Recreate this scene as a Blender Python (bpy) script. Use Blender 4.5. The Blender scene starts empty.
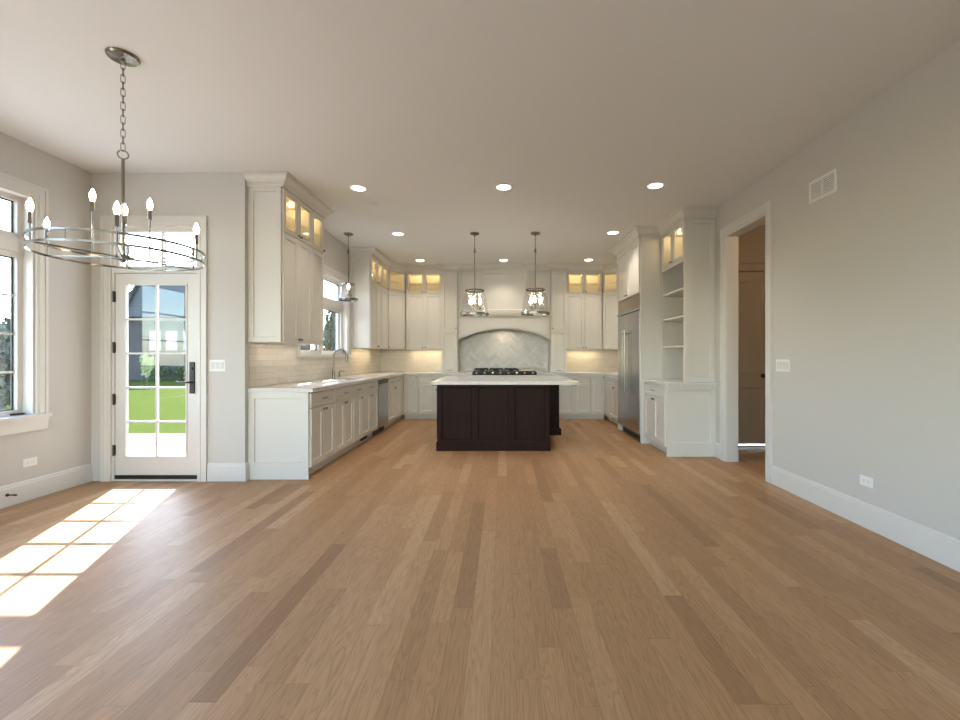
import bpy, bmesh, math, random
from mathutils import Matrix, Vector
random.seed(7)
PI = math.pi
scene = bpy.context.scene
C = scene.collection
R = math.radians

# ------------------------------------------------------------------ camera
H = 3.07            # ceiling height
EYE = 1.24
cam_d = bpy.data.cameras.new('camera')
cam = bpy.data.objects.new('camera', cam_d)
C.objects.link(cam)
cam.location = (0, 0, EYE)
cam.rotation_euler = (R(90), 0, 0)
cam_d.sensor_width = 36.0
cam_d.lens = 36.0 * 445.0 / 960.0
cam_d.shift_x = -22.0 / 960.0
cam_d.shift_y = -3.5 / 960.0
cam_d.clip_start = 0.05
cam_d.clip_end = 500
scene.camera = cam

# ------------------------------------------------------------------ world, sun, exposure
world = bpy.data.worlds.new('sky')
scene.world = world
world.use_nodes = True
wn = world.node_tree
wn.nodes.clear()
w_out = wn.nodes.new('ShaderNodeOutputWorld')
w_bg = wn.nodes.new('ShaderNodeBackground')
w_sky = wn.nodes.new('ShaderNodeTexSky')
w_sky.sky_type = 'NISHITA'
w_sky.sun_disc = False
w_sky.sun_elevation = R(37.7)
w_sky.sun_rotation = R(-21.5)
w_sky.air_density = 1.0
w_sky.dust_density = 0.6
w_sky.ozone_density = 1.0
w_bg.inputs['Strength'].default_value = 1.2
wn.links.new(w_sky.outputs[0], w_bg.inputs['Color'])
wn.links.new(w_bg.outputs[0], w_out.inputs['Surface'])

sun_d = bpy.data.lights.new('sun', 'SUN')
sun_d.energy = 20.0
sun_d.angle = R(0.53)
sun_d.color = (1.0, 0.95, 0.87)
sun = bpy.data.objects.new('sun', sun_d)
C.objects.link(sun)
sun.rotation_euler = Vector((0.395, -1.0, -0.834)).to_track_quat('-Z', 'Y').to_euler()

scene.view_settings.view_transform = 'Standard'
scene.view_settings.look = 'None'
scene.view_settings.gamma = 1.0
scene.view_settings.use_curve_mapping = False
scene.view_settings.exposure = 0.7
scene.cycles.use_denoising = True
scene.cycles.max_bounces = 12
scene.cycles.diffuse_bounces = 6
scene.cycles.glossy_bounces = 4
scene.cycles.transparent_max_bounces = 16
scene.cycles.sample_clamp_indirect = 6.0
scene.cycles.caustics_reflective = False
scene.cycles.caustics_refractive = False

SPOT_W = 38.0       # recessed lamps
CAB_W = 1.0         # lamps inside the glazed cabinets
UNDER_W = 1.6       # lamps below the wall cabinets
BULB_E = 40.0
PEND_E = 85.0      # pendant bulbs

# ------------------------------------------------------------------ materials
def new_mat(name):
    m = bpy.data.materials.new(name)
    m.use_nodes = True
    nt = m.node_tree
    return m, nt, nt.nodes['Principled BSDF']

def node(nt, typ, **kw):
    n = nt.nodes.new(typ)
    for k, v in kw.items():
        setattr(n, k, v)
    return n

def math_n(nt, op, a, b=None, c=None):
    n = nt.nodes.new('ShaderNodeMath')
    n.operation = op
    for i, v in enumerate((a, b, c)):
        if v is None:
            continue
        if isinstance(v, (int, float)):
            n.inputs[i].default_value = v
        else:
            nt.links.new(v, n.inputs[i])
    return n.outputs[0]

def comb(nt, x, y, z):
    n = nt.nodes.new('ShaderNodeCombineXYZ')
    for i, v in enumerate((x, y, z)):
        if isinstance(v, (int, float)):
            n.inputs[i].default_value = v
        else:
            nt.links.new(v, n.inputs[i])
    return n.outputs[0]

def mixc(nt, fac, a, b, mode='MIX'):
    n = nt.nodes.new('ShaderNodeMix')
    n.data_type = 'RGBA'
    n.blend_type = mode
    for s, v in ((n.inputs[0], fac), (n.inputs[6], a), (n.inputs[7], b)):
        if isinstance(v, (int, float)):
            s.default_value = v
        elif isinstance(v, tuple):
            s.default_value = (v[0], v[1], v[2], 1)
        else:
            nt.links.new(v, s)
    return n.outputs[2]

def paint(name, col, rough=0.5, var=0.015, bump=0.0, scale=40.0, spec=0.5):
    m, nt, p = new_mat(name)
    tc = node(nt, 'ShaderNodeTexCoord')
    nz = node(nt, 'ShaderNodeTexNoise')
    nz.inputs['Scale'].default_value = scale
    nz.inputs['Detail'].default_value = 3
    nt.links.new(tc.outputs['Object'], nz.inputs['Vector'])
    a = tuple(max(0, c - var) for c in col)
    b = tuple(min(1, c + var) for c in col)
    nt.links.new(mixc(nt, nz.outputs[0], a, b), p.inputs['Base Color'])
    p.inputs['Roughness'].default_value = rough
    p.inputs['Specular IOR Level'].default_value = spec
    if bump > 0:
        bp = node(nt, 'ShaderNodeBump')
        bp.inputs['Strength'].default_value = bump
        bp.inputs['Distance'].default_value = 0.001
        nt.links.new(nz.outputs[0], bp.inputs['Height'])
        nt.links.new(bp.outputs[0], p.inputs['Normal'])
    return m

def metal(name, col, rough=0.3, brushed=None):
    m, nt, p = new_mat(name)
    p.inputs['Base Color'].default_value = (*col, 1)
    p.inputs['Metallic'].default_value = 1
    p.inputs['Roughness'].default_value = rough
    tc = node(nt, 'ShaderNodeTexCoord')
    mp = node(nt, 'ShaderNodeMapping')
    mp.inputs['Scale'].default_value = brushed or (30, 30, 30)
    nz = node(nt, 'ShaderNodeTexNoise')
    nz.inputs['Scale'].default_value = 1.0 if brushed else 3.0
    nt.links.new(tc.outputs['Object'], mp.inputs[0])
    nt.links.new(mp.outputs[0], nz.inputs['Vector'])
    mr = node(nt, 'ShaderNodeMapRange')
    mr.inputs['To Min'].default_value = max(0.02, rough - 0.015)
    mr.inputs['To Max'].default_value = rough + 0.015
    nt.links.new(nz.outputs[0], mr.inputs[0])
    nt.links.new(mr.outputs[0], p.inputs['Roughness'])
    return m

def glow(name, col, strength):
    m = bpy.data.materials.new(name)
    m.use_nodes = True
    nt = m.node_tree
    nt.nodes.clear()
    o = node(nt, 'ShaderNodeOutputMaterial')
    e = node(nt, 'ShaderNodeEmission')
    e.inputs[0].default_value = (*col, 1)
    e.inputs[1].default_value = strength
    nt.links.new(e.outputs[0], o.inputs[0])
    return m

def clear_glass(name, tint=(1, 1, 1), ior=1.45, rough=0.0, ripple=0.0, floor_=0.0):
    m = bpy.data.materials.new(name)
    m.use_nodes = True
    nt = m.node_tree
    nt.nodes.clear()
    o = node(nt, 'ShaderNodeOutputMaterial')
    mx = node(nt, 'ShaderNodeMixShader')
    tr = node(nt, 'ShaderNodeBsdfTransparent')
    tr.inputs[0].default_value = (*tint, 1)
    gl = node(nt, 'ShaderNodeBsdfGlossy')
    gl.inputs['Roughness'].default_value = rough
    geo = node(nt, 'ShaderNodeNewGeometry')
    dot = node(nt, 'ShaderNodeVectorMath', operation='DOT_PRODUCT')
    nt.links.new(geo.outputs['Incoming'], dot.inputs[0])
    nt.links.new(geo.outputs['Normal'], dot.inputs[1])
    r0 = ((ior - 1) / (ior + 1)) ** 2
    k5 = math_n(nt, 'POWER', math_n(nt, 'SUBTRACT', 1.0, math_n(nt, 'ABSOLUTE', dot.outputs['Value'])), 5.0)
    fac = math_n(nt, 'MULTIPLY_ADD', k5, 1.0 - r0, r0)
    if floor_ > 0:
        fac = math_n(nt, 'MAXIMUM', fac, floor_)
    if ripple > 0:
        tc = node(nt, 'ShaderNodeTexCoord')
        nz = node(nt, 'ShaderNodeTexNoise')
        nz.inputs['Scale'].default_value = 22
        bp = node(nt, 'ShaderNodeBump')
        bp.inputs['Strength'].default_value = ripple
        bp.inputs['Distance'].default_value = 0.02
        nt.links.new(tc.outputs['Object'], nz.inputs['Vector'])
        nt.links.new(nz.outputs[0], bp.inputs['Height'])
        nt.links.new(bp.outputs[0], gl.inputs['Normal'])
        nt.links.new(bp.outputs[0], dot.inputs[1])
    nt.links.new(fac, mx.inputs[0])
    nt.links.new(tr.outputs[0], mx.inputs[1])
    nt.links.new(gl.outputs[0], mx.inputs[2])
    nt.links.new(mx.outputs[0], o.inputs[0])
    return m

def oak_floor():
    m, nt, p = new_mat('oak_floor')
    tc = node(nt, 'ShaderNodeTexCoord')
    sp = node(nt, 'ShaderNodeSeparateXYZ')
    nt.links.new(tc.outputs['Object'], sp.inputs[0])
    x, y = sp.outputs[0], sp.outputs[1]
    W = 0.098
    u = math_n(nt, 'DIVIDE', math_n(nt, 'ADD', x, 0.045), W)
    row = math_n(nt, 'FLOOR', u)
    fu = math_n(nt, 'FRACT', u)
    wr = node(nt, 'ShaderNodeTexWhiteNoise', noise_dimensions='1D')
    nt.links.new(row, wr.inputs['W'])
    wr2 = node(nt, 'ShaderNodeTexWhiteNoise', noise_dimensions='1D')
    nt.links.new(math_n(nt, 'ADD', row, 317.3), wr2.inputs['W'])
    L = math_n(nt, 'MULTIPLY_ADD', wr2.outputs[0], 0.9, 0.65)
    yy = math_n(nt, 'MULTIPLY_ADD', wr.outputs[0], 9.7, y)
    # uneven lengths along a row
    warp = math_n(nt, 'MULTIPLY', math_n(nt, 'SINE', math_n(nt, 'MULTIPLY_ADD', yy, 1.9, wr2.outputs[0])), 0.28)
    v = math_n(nt, 'DIVIDE', math_n(nt, 'ADD', yy, warp), L)
    cell = math_n(nt, 'FLOOR', v)
    fv = math_n(nt, 'FRACT', v)
    wc = node(nt, 'ShaderNodeTexWhiteNoise', noise_dimensions='2D')
    nt.links.new(comb(nt, row, cell, 0), wc.inputs['Vector'])
    rnd = wc.outputs['Value']
    rc = node(nt, 'ShaderNodeSeparateColor')
    nt.links.new(wc.outputs['Color'], rc.inputs[0])
    ramp = node(nt, 'ShaderNodeValToRGB')
    el = ramp.color_ramp.elements
    el[0].position = 0.0; el[0].color = (0.285, 0.158, 0.074, 1)
    el[1].position = 1.0; el[1].color = (0.510, 0.325, 0.182, 1)
    for pos, col in ((0.07, (0.372, 0.212, 0.104, 1)), (0.5, (0.418, 0.243, 0.122, 1)), (0.88, (0.455, 0.274, 0.142, 1))):
        e = el.new(pos); e.color = col
    nt.links.new(rnd, ramp.inputs[0])
    # figure: contour lines of stretched noise, different on every board
    ox = math_n(nt, 'MULTIPLY', rc.outputs[1], 37.0)
    oy = math_n(nt, 'MULTIPLY', rc.outputs[2], 53.0)
    nv = comb(nt, math_n(nt, 'MULTIPLY_ADD', x, 15.0, ox), math_n(nt, 'MULTIPLY_ADD', y, 1.2, oy), math_n(nt, 'MULTIPLY', rnd, 20.0))
    n1 = node(nt, 'ShaderNodeTexNoise')
    n1.inputs['Scale'].default_value = 1.0
    n1.inputs['Detail'].default_value = 2.0
    n1.inputs['Distortion'].default_value = 0.3
    nt.links.new(nv, n1.inputs['Vector'])
    band = math_n(nt, 'SINE', math_n(nt, 'MULTIPLY', n1.outputs[0], 95.0))
    band = math_n(nt, 'POWER', math_n(nt, 'MULTIPLY_ADD', band, 0.5, 0.5), 2.2)
    n2 = node(nt, 'ShaderNodeTexNoise')
    n2.inputs['Scale'].default_value = 1.0
    n2.inputs['Detail'].default_value = 3.0
    nt.links.new(comb(nt, math_n(nt, 'MULTIPLY_ADD', x, 230.0, ox), math_n(nt, 'MULTIPLY_ADD', y, 7.0, oy), 0), n2.inputs['Vector'])
    col = mixc(nt, math_n(nt, 'MULTIPLY', band, 0.30), ramp.outputs[0], (0.20, 0.105, 0.048))
    fine = node(nt, 'ShaderNodeMapRange')
    fine.inputs['From Min'].default_value = 0.3
    fine.inputs['From Max'].default_value = 0.75
    fine.inputs['To Min'].default_value = 1.08
    fine.inputs['To Max'].default_value = 0.86
    nt.links.new(n2.outputs[0], fine.inputs[0])
    vm = node(nt, 'ShaderNodeVectorMath', operation='SCALE')
    nt.links.new(col, vm.inputs[0])
    nt.links.new(fine.outputs[0], vm.inputs['Scale'])
    # seams
    du = math_n(nt, 'MULTIPLY', math_n(nt, 'MINIMUM', fu, math_n(nt, 'SUBTRACT', 1.0, fu)), W)
    dv = math_n(nt, 'MULTIPLY', math_n(nt, 'MINIMUM', fv, math_n(nt, 'SUBTRACT', 1.0, fv)), 1.0)
    seam = math_n(nt, 'LESS_THAN', math_n(nt, 'MINIMUM', du, dv), 0.0008)
    final = mixc(nt, math_n(nt, 'MULTIPLY', seam, 0.45), vm.outputs[0], (0.10, 0.055, 0.03))
    nt.links.new(final, p.inputs['Base Color'])
    rr = node(nt, 'ShaderNodeMapRange')
    rr.inputs['To Min'].default_value = 0.42
    rr.inputs['To Max'].default_value = 0.52
    nt.links.new(n2.outputs[0], rr.inputs[0])
    nt.links.new(rr.outputs[0], p.inputs['Roughness'])
    p.inputs['Specular IOR Level'].default_value = 0.3
    bp = node(nt, 'ShaderNodeBump')
    bp.inputs['Strength'].default_value = 0.12
    bp.inputs['Distance'].default_value = 0.0006
    nt.links.new(math_n(nt, 'SUBTRACT', n2.outputs[0], seam), bp.inputs['Height'])
    nt.links.new(bp.outputs[0], p.inputs['Normal'])
    return m

def subway(name, axis):
    # glazed wall tiles in running bond; axis = horizontal direction of the wall
    m, nt, p = new_mat(name)
    tc = node(nt, 'ShaderNodeTexCoord')
    sp = node(nt, 'ShaderNodeSeparateXYZ')
    nt.links.new(tc.outputs['Object'], sp.inputs[0])
    vec = comb(nt, sp.outputs[0 if axis == 'x' else 1], sp.outputs[2], 0)
    br = node(nt, 'ShaderNodeTexBrick')
    br.inputs['Scale'].default_value = 1
    br.inputs['Brick Width'].default_value = 0.225
    br.inputs['Row Height'].default_value = 0.0665
    br.inputs['Mortar Size'].default_value = 0.0016
    br.inputs['Mortar Smooth'].default_value = 0.3
    br.inputs['Color1'].default_value = (0.645, 0.61, 0.55, 1)
    br.inputs['Color2'].default_value = (0.575, 0.54, 0.48, 1)
    br.inputs['Mortar'].default_value = (0.43, 0.40, 0.36, 1)
    nt.links.new(vec, br.inputs['Vector'])
    nt.links.new(br.outputs[0], p.inputs['Base Color'])
    nz = node(nt, 'ShaderNodeTexNoise')
    nz.inputs['Scale'].default_value = 9
    nz.inputs['Detail'].default_value = 1
    nt.links.new(vec, nz.inputs['Vector'])
    hgt = math_n(nt, 'SUBTRACT', math_n(nt, 'MULTIPLY', nz.outputs[0], 1.6), br.outputs['Fac'])
    bp = node(nt, 'ShaderNodeBump')
    bp.inputs['Strength'].default_value = 0.5
    bp.inputs['Distance'].default_value = 0.004
    nt.links.new(hgt, bp.inputs['Height'])
    nt.links.new(bp.outputs[0], p.inputs['Normal'])
    p.inputs['Roughness'].default_value = 0.14
    return m

def herring_mat():
    m, nt, p = new_mat('herringbone_tile')
    g = node(nt, 'ShaderNodeNewGeometry')
    nt.links.new(mixc(nt, g.outputs['Random Per Island'], (0.52, 0.48, 0.46), (0.62, 0.58, 0.56)), p.inputs['Base Color'])
    p.inputs['Roughness'].default_value = 0.22
    return m

def quartz():
    m, nt, p = new_mat('white_quartz')
    tc = node(nt, 'ShaderNodeTexCoord')
    nz = node(nt, 'ShaderNodeTexNoise')
    nz.inputs['Scale'].default_value = 2.5
    nz.inputs['Detail'].default_value = 8
    nz.inputs['Distortion'].default_value = 1.6
    nt.links.new(tc.outputs['Object'], nz.inputs['Vector'])
    rp = node(nt, 'ShaderNodeValToRGB')
    e = rp.color_ramp.elements
    e[0].position = 0.47; e[0].color = (0.64, 0.63, 0.62, 1)
    e[1].position = 0.53; e[1].color = (0.64, 0.63, 0.62, 1)
    k = e.new(0.5); k.color = (0.57, 0.56, 0.56, 1)
    nt.links.new(nz.outputs[0], rp.inputs[0])
    nt.links.new(rp.outputs[0], p.inputs['Base Color'])
    p.inputs['Roughness'].default_value = 0.18
    return m

def espresso():
    m, nt, p = new_mat('espresso_wood')
    tc = node(nt, 'ShaderNodeTexCoord')
    mp = node(nt, 'ShaderNodeMapping')
    mp.inputs['Scale'].default_value = (60, 60, 3)
    nz = node(nt, 'ShaderNodeTexNoise')
    nz.inputs['Scale'].default_value = 1
    nz.inputs['Detail'].default_value = 4
    nt.links.new(tc.outputs['Object'], mp.inputs[0])
    nt.links.new(mp.outputs[0], nz.inputs['Vector'])
    nt.links.new(mixc(nt, nz.outputs[0], (0.013, 0.006, 0.005), (0.030, 0.014, 0.011)), p.inputs['Base Color'])
    p.inputs['Roughness'].default_value = 0.42
    p.inputs['Specular IOR Level'].default_value = 0.07
    return m

def grass_mat():
    m, nt, p = new_mat('grass')
    tc = node(nt, 'ShaderNodeTexCoord')
    a = node(nt, 'ShaderNodeTexNoise')
    a.inputs['Scale'].default_value = 0.35
    a.inputs['Detail'].default_value = 4
    b = node(nt, 'ShaderNodeTexNoise')
    b.inputs['Scale'].default_value = 14
    b.inputs['Detail'].default_value = 4
    for q in (a, b):
        nt.links.new(tc.outputs['Object'], q.inputs['Vector'])
    c1 = mixc(nt, a.outputs[0], (0.046, 0.062, 0.014), (0.072, 0.084, 0.024))
    nt.links.new(mixc(nt, math_n(nt, 'MULTIPLY', b.outputs[0], 0.5), c1, (0.02, 0.034, 0.006)), p.inputs['Base Color'])
    p.inputs['Specular IOR Level'].default_value = 0.0
    p.inputs['Roughness'].default_value = 1.0
    return m

def brick_mat(name, c1, c2, mortar, bw, rh, rot=0.0, ms=0.01):
    m, nt, p = new_mat(name)
    tc = node(nt, 'ShaderNodeTexCoord')
    mp = node(nt, 'ShaderNodeMapping')
    mp.inputs['Rotation'].default_value = (0, 0, rot)
    br = node(nt, 'ShaderNodeTexBrick')
    br.inputs['Scale'].default_value = 1
    br.inputs['Brick Width'].default_value = bw
    br.inputs['Row Height'].default_value = rh
    br.inputs['Mortar Size'].default_value = ms
    br.inputs['Color1'].default_value = (*c1, 1)
    br.inputs['Color2'].default_value = (*c2, 1)
    br.inputs['Mortar'].default_value = (*mortar, 1)
    nt.links.new(tc.outputs['Object'], mp.inputs[0])
    if rot == 0.0:
        sp = node(nt, 'ShaderNodeSeparateXYZ')
        nt.links.new(mp.outputs[0], sp.inputs[0])
        nt.links.new(comb(nt, math_n(nt, 'ADD', sp.outputs[0], sp.outputs[1]), sp.outputs[2], 0), br.inputs['Vector'])
    else:
        nt.links.new(mp.outputs[0], br.inputs['Vector'])
    nt.links.new(br.outputs[0], p.inputs['Base Color'])
    p.inputs['Roughness'].default_value = 0.9
    p.inputs['Specular IOR Level'].default_value = 0.1
    return m

M = {}
M['wall'] = paint('wall_paint', (0.550, 0.528, 0.498), 0.75, 0.008, 0.15, 120, 0.3)
M['ceil'] = paint('ceiling_paint', (0.705, 0.705, 0.695), 0.85, 0.006, 0.1, 120, 0.2)
M['trim'] = paint('trim_paint', (0.64, 0.62, 0.59), 0.38, 0.006)
M['cab'] = paint('cabinet_paint', (0.63, 0.605, 0.56), 0.36, 0.006)
M['cabin'] = paint('cabinet_interior', (0.66, 0.62, 0.54), 0.6, 0.006)
M['floor'] = oak_floor()
M['tile_y'] = subway('wall_tile_side', 'y')
M['tile_x'] = subway('wall_tile_back', 'x')
M['herring'] = herring_mat()
M['grout'] = paint('grout', (0.50, 0.46, 0.42), 0.9, 0.02)
M['quartz'] = quartz()
M['espresso'] = espresso()
M['steel'] = metal('stainless_steel', (0.42, 0.425, 0.44), 0.26, (180, 180, 3))
M['grille'] = metal('steel_grille_warm_reflection', (0.36, 0.31, 0.25), 0.34)  # brown tint carries the warm reflection in the steel
M['nickel'] = metal('brushed_nickel', (0.29, 0.265, 0.235), 0.22)
M['hard'] = metal('dark_nickel_hardware', (0.26, 0.235, 0.205), 0.30)
M['griddle_reflect'] = metal('griddle_warm_reflection', (0.40, 0.33, 0.23), 0.4)  # brassy reflection on the steel griddle put into its colour
M['black'] = paint('black_metal', (0.012, 0.012, 0.013), 0.42, 0.003)
M['iron'] = paint('cast_iron', (0.018, 0.017, 0.016), 0.6, 0.004, 0.3, 200)
M['plastic'] = paint('white_plastic', (0.76, 0.76, 0.75), 0.35, 0.004)
M['slot'] = paint('dark_slot', (0.05, 0.05, 0.05), 0.7, 0.004)
M['glass'] = clear_glass('window_glass', (0.97, 0.985, 0.98))
M['cabglass'] = clear_glass('cabinet_glass', (0.97, 0.97, 0.95), 1.35)
M['shade'] = clear_glass('rippled_shade_glass', (0.95, 0.945, 0.935), 1.5, 0.04, 0.5, 0.09)
M['bulb'] = glow('lit_candle_bulb', (1.0, 0.86, 0.66), BULB_E)
M['candle'] = glow('lit_pendant_bulb', (1.0, 0.87, 0.69), PEND_E)
M['lens'] = glow('lit_lamp_lens', (1.0, 0.93, 0.82), 7.0)
M['puck'] = glow('lit_cabinet_lamp', (1.0, 0.80, 0.45), 2.0)
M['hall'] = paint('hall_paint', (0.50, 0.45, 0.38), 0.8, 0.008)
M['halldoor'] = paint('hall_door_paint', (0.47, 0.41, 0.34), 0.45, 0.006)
M['grass'] = grass_mat()
M['paver'] = brick_mat('patio_pavers', (0.11, 0.109, 0.108), (0.10, 0.099, 0.098), (0.06, 0.06, 0.06), 0.42, 0.21, 0.62, 0.014)
M['bounce_paving'] = brick_mat('bounce_concrete', (0.50, 0.49, 0.475), (0.46, 0.45, 0.44), (0.35, 0.34, 0.33), 1.2, 1.2, 0.001, 0.012)  # kept pale to bounce daylight indoors
M['brick'] = brick_mat('grey_brick', (0.043, 0.038, 0.037), (0.060, 0.052, 0.049), (0.07, 0.066, 0.062), 0.3, 0.1, 0.0, 0.012)
M['shingle'] = brick_mat('roof_shingles', (0.045, 0.048, 0.055), (0.060, 0.063, 0.070), (0.03, 0.032, 0.036), 0.5, 0.22, 0.0, 0.012)
M['gable'] = brick_mat('gable_siding', (0.075, 0.078, 0.086), (0.085, 0.088, 0.095), (0.05, 0.052, 0.058), 3.0, 0.2, 0.0, 0.012)
M['farglass'] = paint('far_window_glass', (0.14, 0.16, 0.19), 0.12, 0.03)
M['fartrim'] = paint('far_window_trim', (0.15, 0.155, 0.16), 0.7, 0.01)
M['leaf'] = paint('leaf_green', (0.026, 0.040, 0.014), 0.6, 0.012, 0, 3)
M['paleleaf'] = paint('pale_leaf_green', (0.34, 0.36, 0.16), 0.6, 0.02, 0, 3)
M['bark'] = paint('bark', (0.11, 0.085, 0.06), 0.9, 0.03, 0.4, 30)
M['gap_reflector'] = paint('door_gap_reflector', (0.80, 0.79, 0.77), 0.25, 0.02, 0, 8)

# ------------------------------------------------------------------ mesh helpers
def link(name, bm, mat, parent=None, smooth=False):
    bmesh.ops.recalc_face_normals(bm, faces=bm.faces)
    me = bpy.data.meshes.new(name)
    bm.to_mesh(me)
    bm.free()
    me.materials.append(M[mat] if isinstance(mat, str) else mat)
    if smooth:
        for f in me.polygons:
            f.use_smooth = True
        try:
            me.set_sharp_from_angle(angle=R(38))
        except Exception:
            pass
    o = bpy.data.objects.new(name, me)
    C.objects.link(o)
    if parent is not None:
        o.parent = parent
    return o

def tag(o, label, cat, group=None, kind=None):
    o['label'] = label
    o['category'] = cat
    if group:
        o['group'] = group
    if kind:
        o['kind'] = kind
    return o

def thing(name, label, cat, loc=(0, 0, 0), rz=0.0, group=None):
    o = bpy.data.objects.new(name, None)
    C.objects.link(o)
    o.empty_display_size = 0.1
    o.location = loc
    o.rotation_euler = (0, 0, rz)
    return tag(o, label, cat, group)

def setting(name, loc=(0, 0, 0), rz=0.0):
    o = bpy.data.objects.new(name, None)
    C.objects.link(o)
    o.location = loc
    o.rotation_euler = (0, 0, rz)
    o['kind'] = 'structure'
    return o

def struct(name, bm, mat, parent=None, smooth=False):
    o = link(name, bm, mat, parent, smooth)
    if parent is None:
        o['kind'] = 'structure'
    return o

def B():
    return bmesh.new()

def box(bm, x0, x1, y0, y1, z0, z1, mx=None, bev=0.0):
    if x1 < x0: x0, x1 = x1, x0
    if y1 < y0: y0, y1 = y1, y0
    if z1 < z0: z0, z1 = z1, z0
    co = [(x0, y0, z0), (x1, y0, z0), (x1, y1, z0), (x0, y1, z0), (x0, y0, z1), (x1, y0, z1), (x1, y1, z1), (x0, y1, z1)]
    vs = [bm.verts.new(mx @ Vector(c) if mx else c) for c in co]
    fs = [bm.faces.new([vs[i] for i in f]) for f in ((0, 3, 2, 1), (4, 5, 6, 7), (0, 1, 5, 4), (1, 2, 6, 5), (2, 3, 7, 6), (3, 0, 4, 7))]
    if bev > 0:
        es = list({e for f in fs for e in f.edges})
        bmesh.ops.bevel(bm, geom=es, offset=bev, segments=2, affect='EDGES', profile=0.5)
    return bm

def bx(x0, x1, y0, y1, z0, z1, bev=0.0):
    return box(B(), x0, x1, y0, y1, z0, z1, None, bev)

def basis(d):
    d = Vector(d).normalized()
    a = Vector((0, 0, 1)) if abs(d.z) < 0.9 else Vector((1, 0, 0))
    u = d.cross(a).normalized()
    return d, u, d.cross(u).normalized()

def lathe(bm, origin, axis, prof, seg=20):
    """prof: (radius, distance along the axis)"""
    d, u, v = basis(axis)
    o = Vector(origin)
    rings = []
    for r, h in prof:
        if r < 1e-6:
            rings.append([bm.verts.new(o + d * h)])
        else:
            rings.append([bm.verts.new(o + d * h + (u * math.cos(2 * PI * k / seg) + v * math.sin(2 * PI * k / seg)) * r) for k in range(seg)])
    for a, b in zip(rings, rings[1:]):
        for k in range(seg):
            k2 = (k + 1) % seg
            if len(a) == 1 and len(b) == 1:
                continue
            if len(a) == 1:
                bm.faces.new((a[0], b[k], b[k2]))
            elif len(b) == 1:
                bm.faces.new((a[k], a[k2], b[0]))
            else:
                bm.faces.new((a[k], a[k2], b[k2], b[k]))
    return bm

def cyl(bm, p0, p1, r, seg=14, r1=None):
    p0, p1 = Vector(p0), Vector(p1)
    L = (p1 - p0).length
    r1 = r if r1 is None else r1
    return lathe(bm, p0, p1 - p0, [(0, 0), (r, 0), (r1, L), (0, L)], seg)

def tube(bm, pts, r, seg=10, closed=False):
    pts = [Vector(p) for p in pts]
    n = len(pts)
    rings = []
    prev = None
    for i, p in enumerate(pts):
        a = pts[(i - 1) % n] if closed or i > 0 else p
        b = pts[(i + 1) % n] if closed or i < n - 1 else p
        d = (b - a).normalized()
        if prev is None:
            _, u, v = basis(d)
        else:
            u = (prev - d * prev.dot(d)).normalized()
            v = d.cross(u)
        prev = u
        rings.append([bm.verts.new(p + (u * math.cos(2 * PI * k / seg) + v * math.sin(2 * PI * k / seg)) * r) for k in range(seg)])
    m = n if closed else n - 1
    for i in range(m):
        a, b = rings[i], rings[(i + 1) % n]
        if closed and i == n - 1:      # match the start ring
            best = min(range(seg), key=lambda s: (a[0].co - b[s].co).length)
            b = b[best:] + b[:best]
        for k in range(seg):
            k2 = (k + 1) % seg
            bm.faces.new((a[k], a[k2], b[k2], b[k]))
    if not closed:
        bm.faces.new(rings[0][::-1])
        bm.faces.new(rings[-1])
    return bm

def circle(c, r, z=None, n=64):
    return [(c[0] + r * math.cos(2 * PI * k / n), c[1] + r * math.sin(2 * PI * k / n), c[2] if z is None else z) for k in range(n)]

def band(bm, c, r0, r1, z0, z1, n=64):
    """flat ring with rectangular section"""
    return lathe(bm, (c[0], c[1], 0), (0, 0, 1), [(r0, z0), (r1, z0), (r1, z1), (r0, z1), (r0, z0)], n)

def panel(bm, w, h, mx, fw=0.06, t=0.02, fb=None, ft=None, rec=0.012, glass=False, slab=False, sl=0.005):
    """framed (shaker) front: x 0..w, z 0..h, front at y=-t, back at y=0"""
    fb = fw if fb is None else fb
    ft = fw if ft is None else ft
    e = 0.0016
    def loop(a, b, c, d, y):
        return [bm.verts.new(mx @ Vector(p)) for p in ((a, y, b), (c, y, b), (c, y, d), (a, y, d))]
    L = [loop(0, 0, w, h, 0), loop(0, 0, w, h, -t + e), loop(e, e, w - e, h - e, -t)]
    if not slab:
        L.append(loop(fw, fb, w - fw, h - ft, -t))
        L.append(loop(fw + sl, fb + sl, w - fw - sl, h - ft - sl, -t + rec))
    if glass:
        L.append(loop(fw + 0.007, fb + 0.007, w - fw - 0.007, h - ft - 0.007, 0))
    for a, b in zip(L, L[1:]):
        for k in range(4):
            k2 = (k + 1) % 4
            bm.faces.new((a[k], a[k2], b[k2], b[k]))
    if glass:
        a, b = L[-1], L[0]
        for k in range(4):
            k2 = (k + 1) % 4
            bm.faces.new((a[k], a[k2], b[k2], b[k]))
    else:
        bm.faces.new(L[-1])
        bm.faces.new(L[0][::-1])
    return bm

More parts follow.
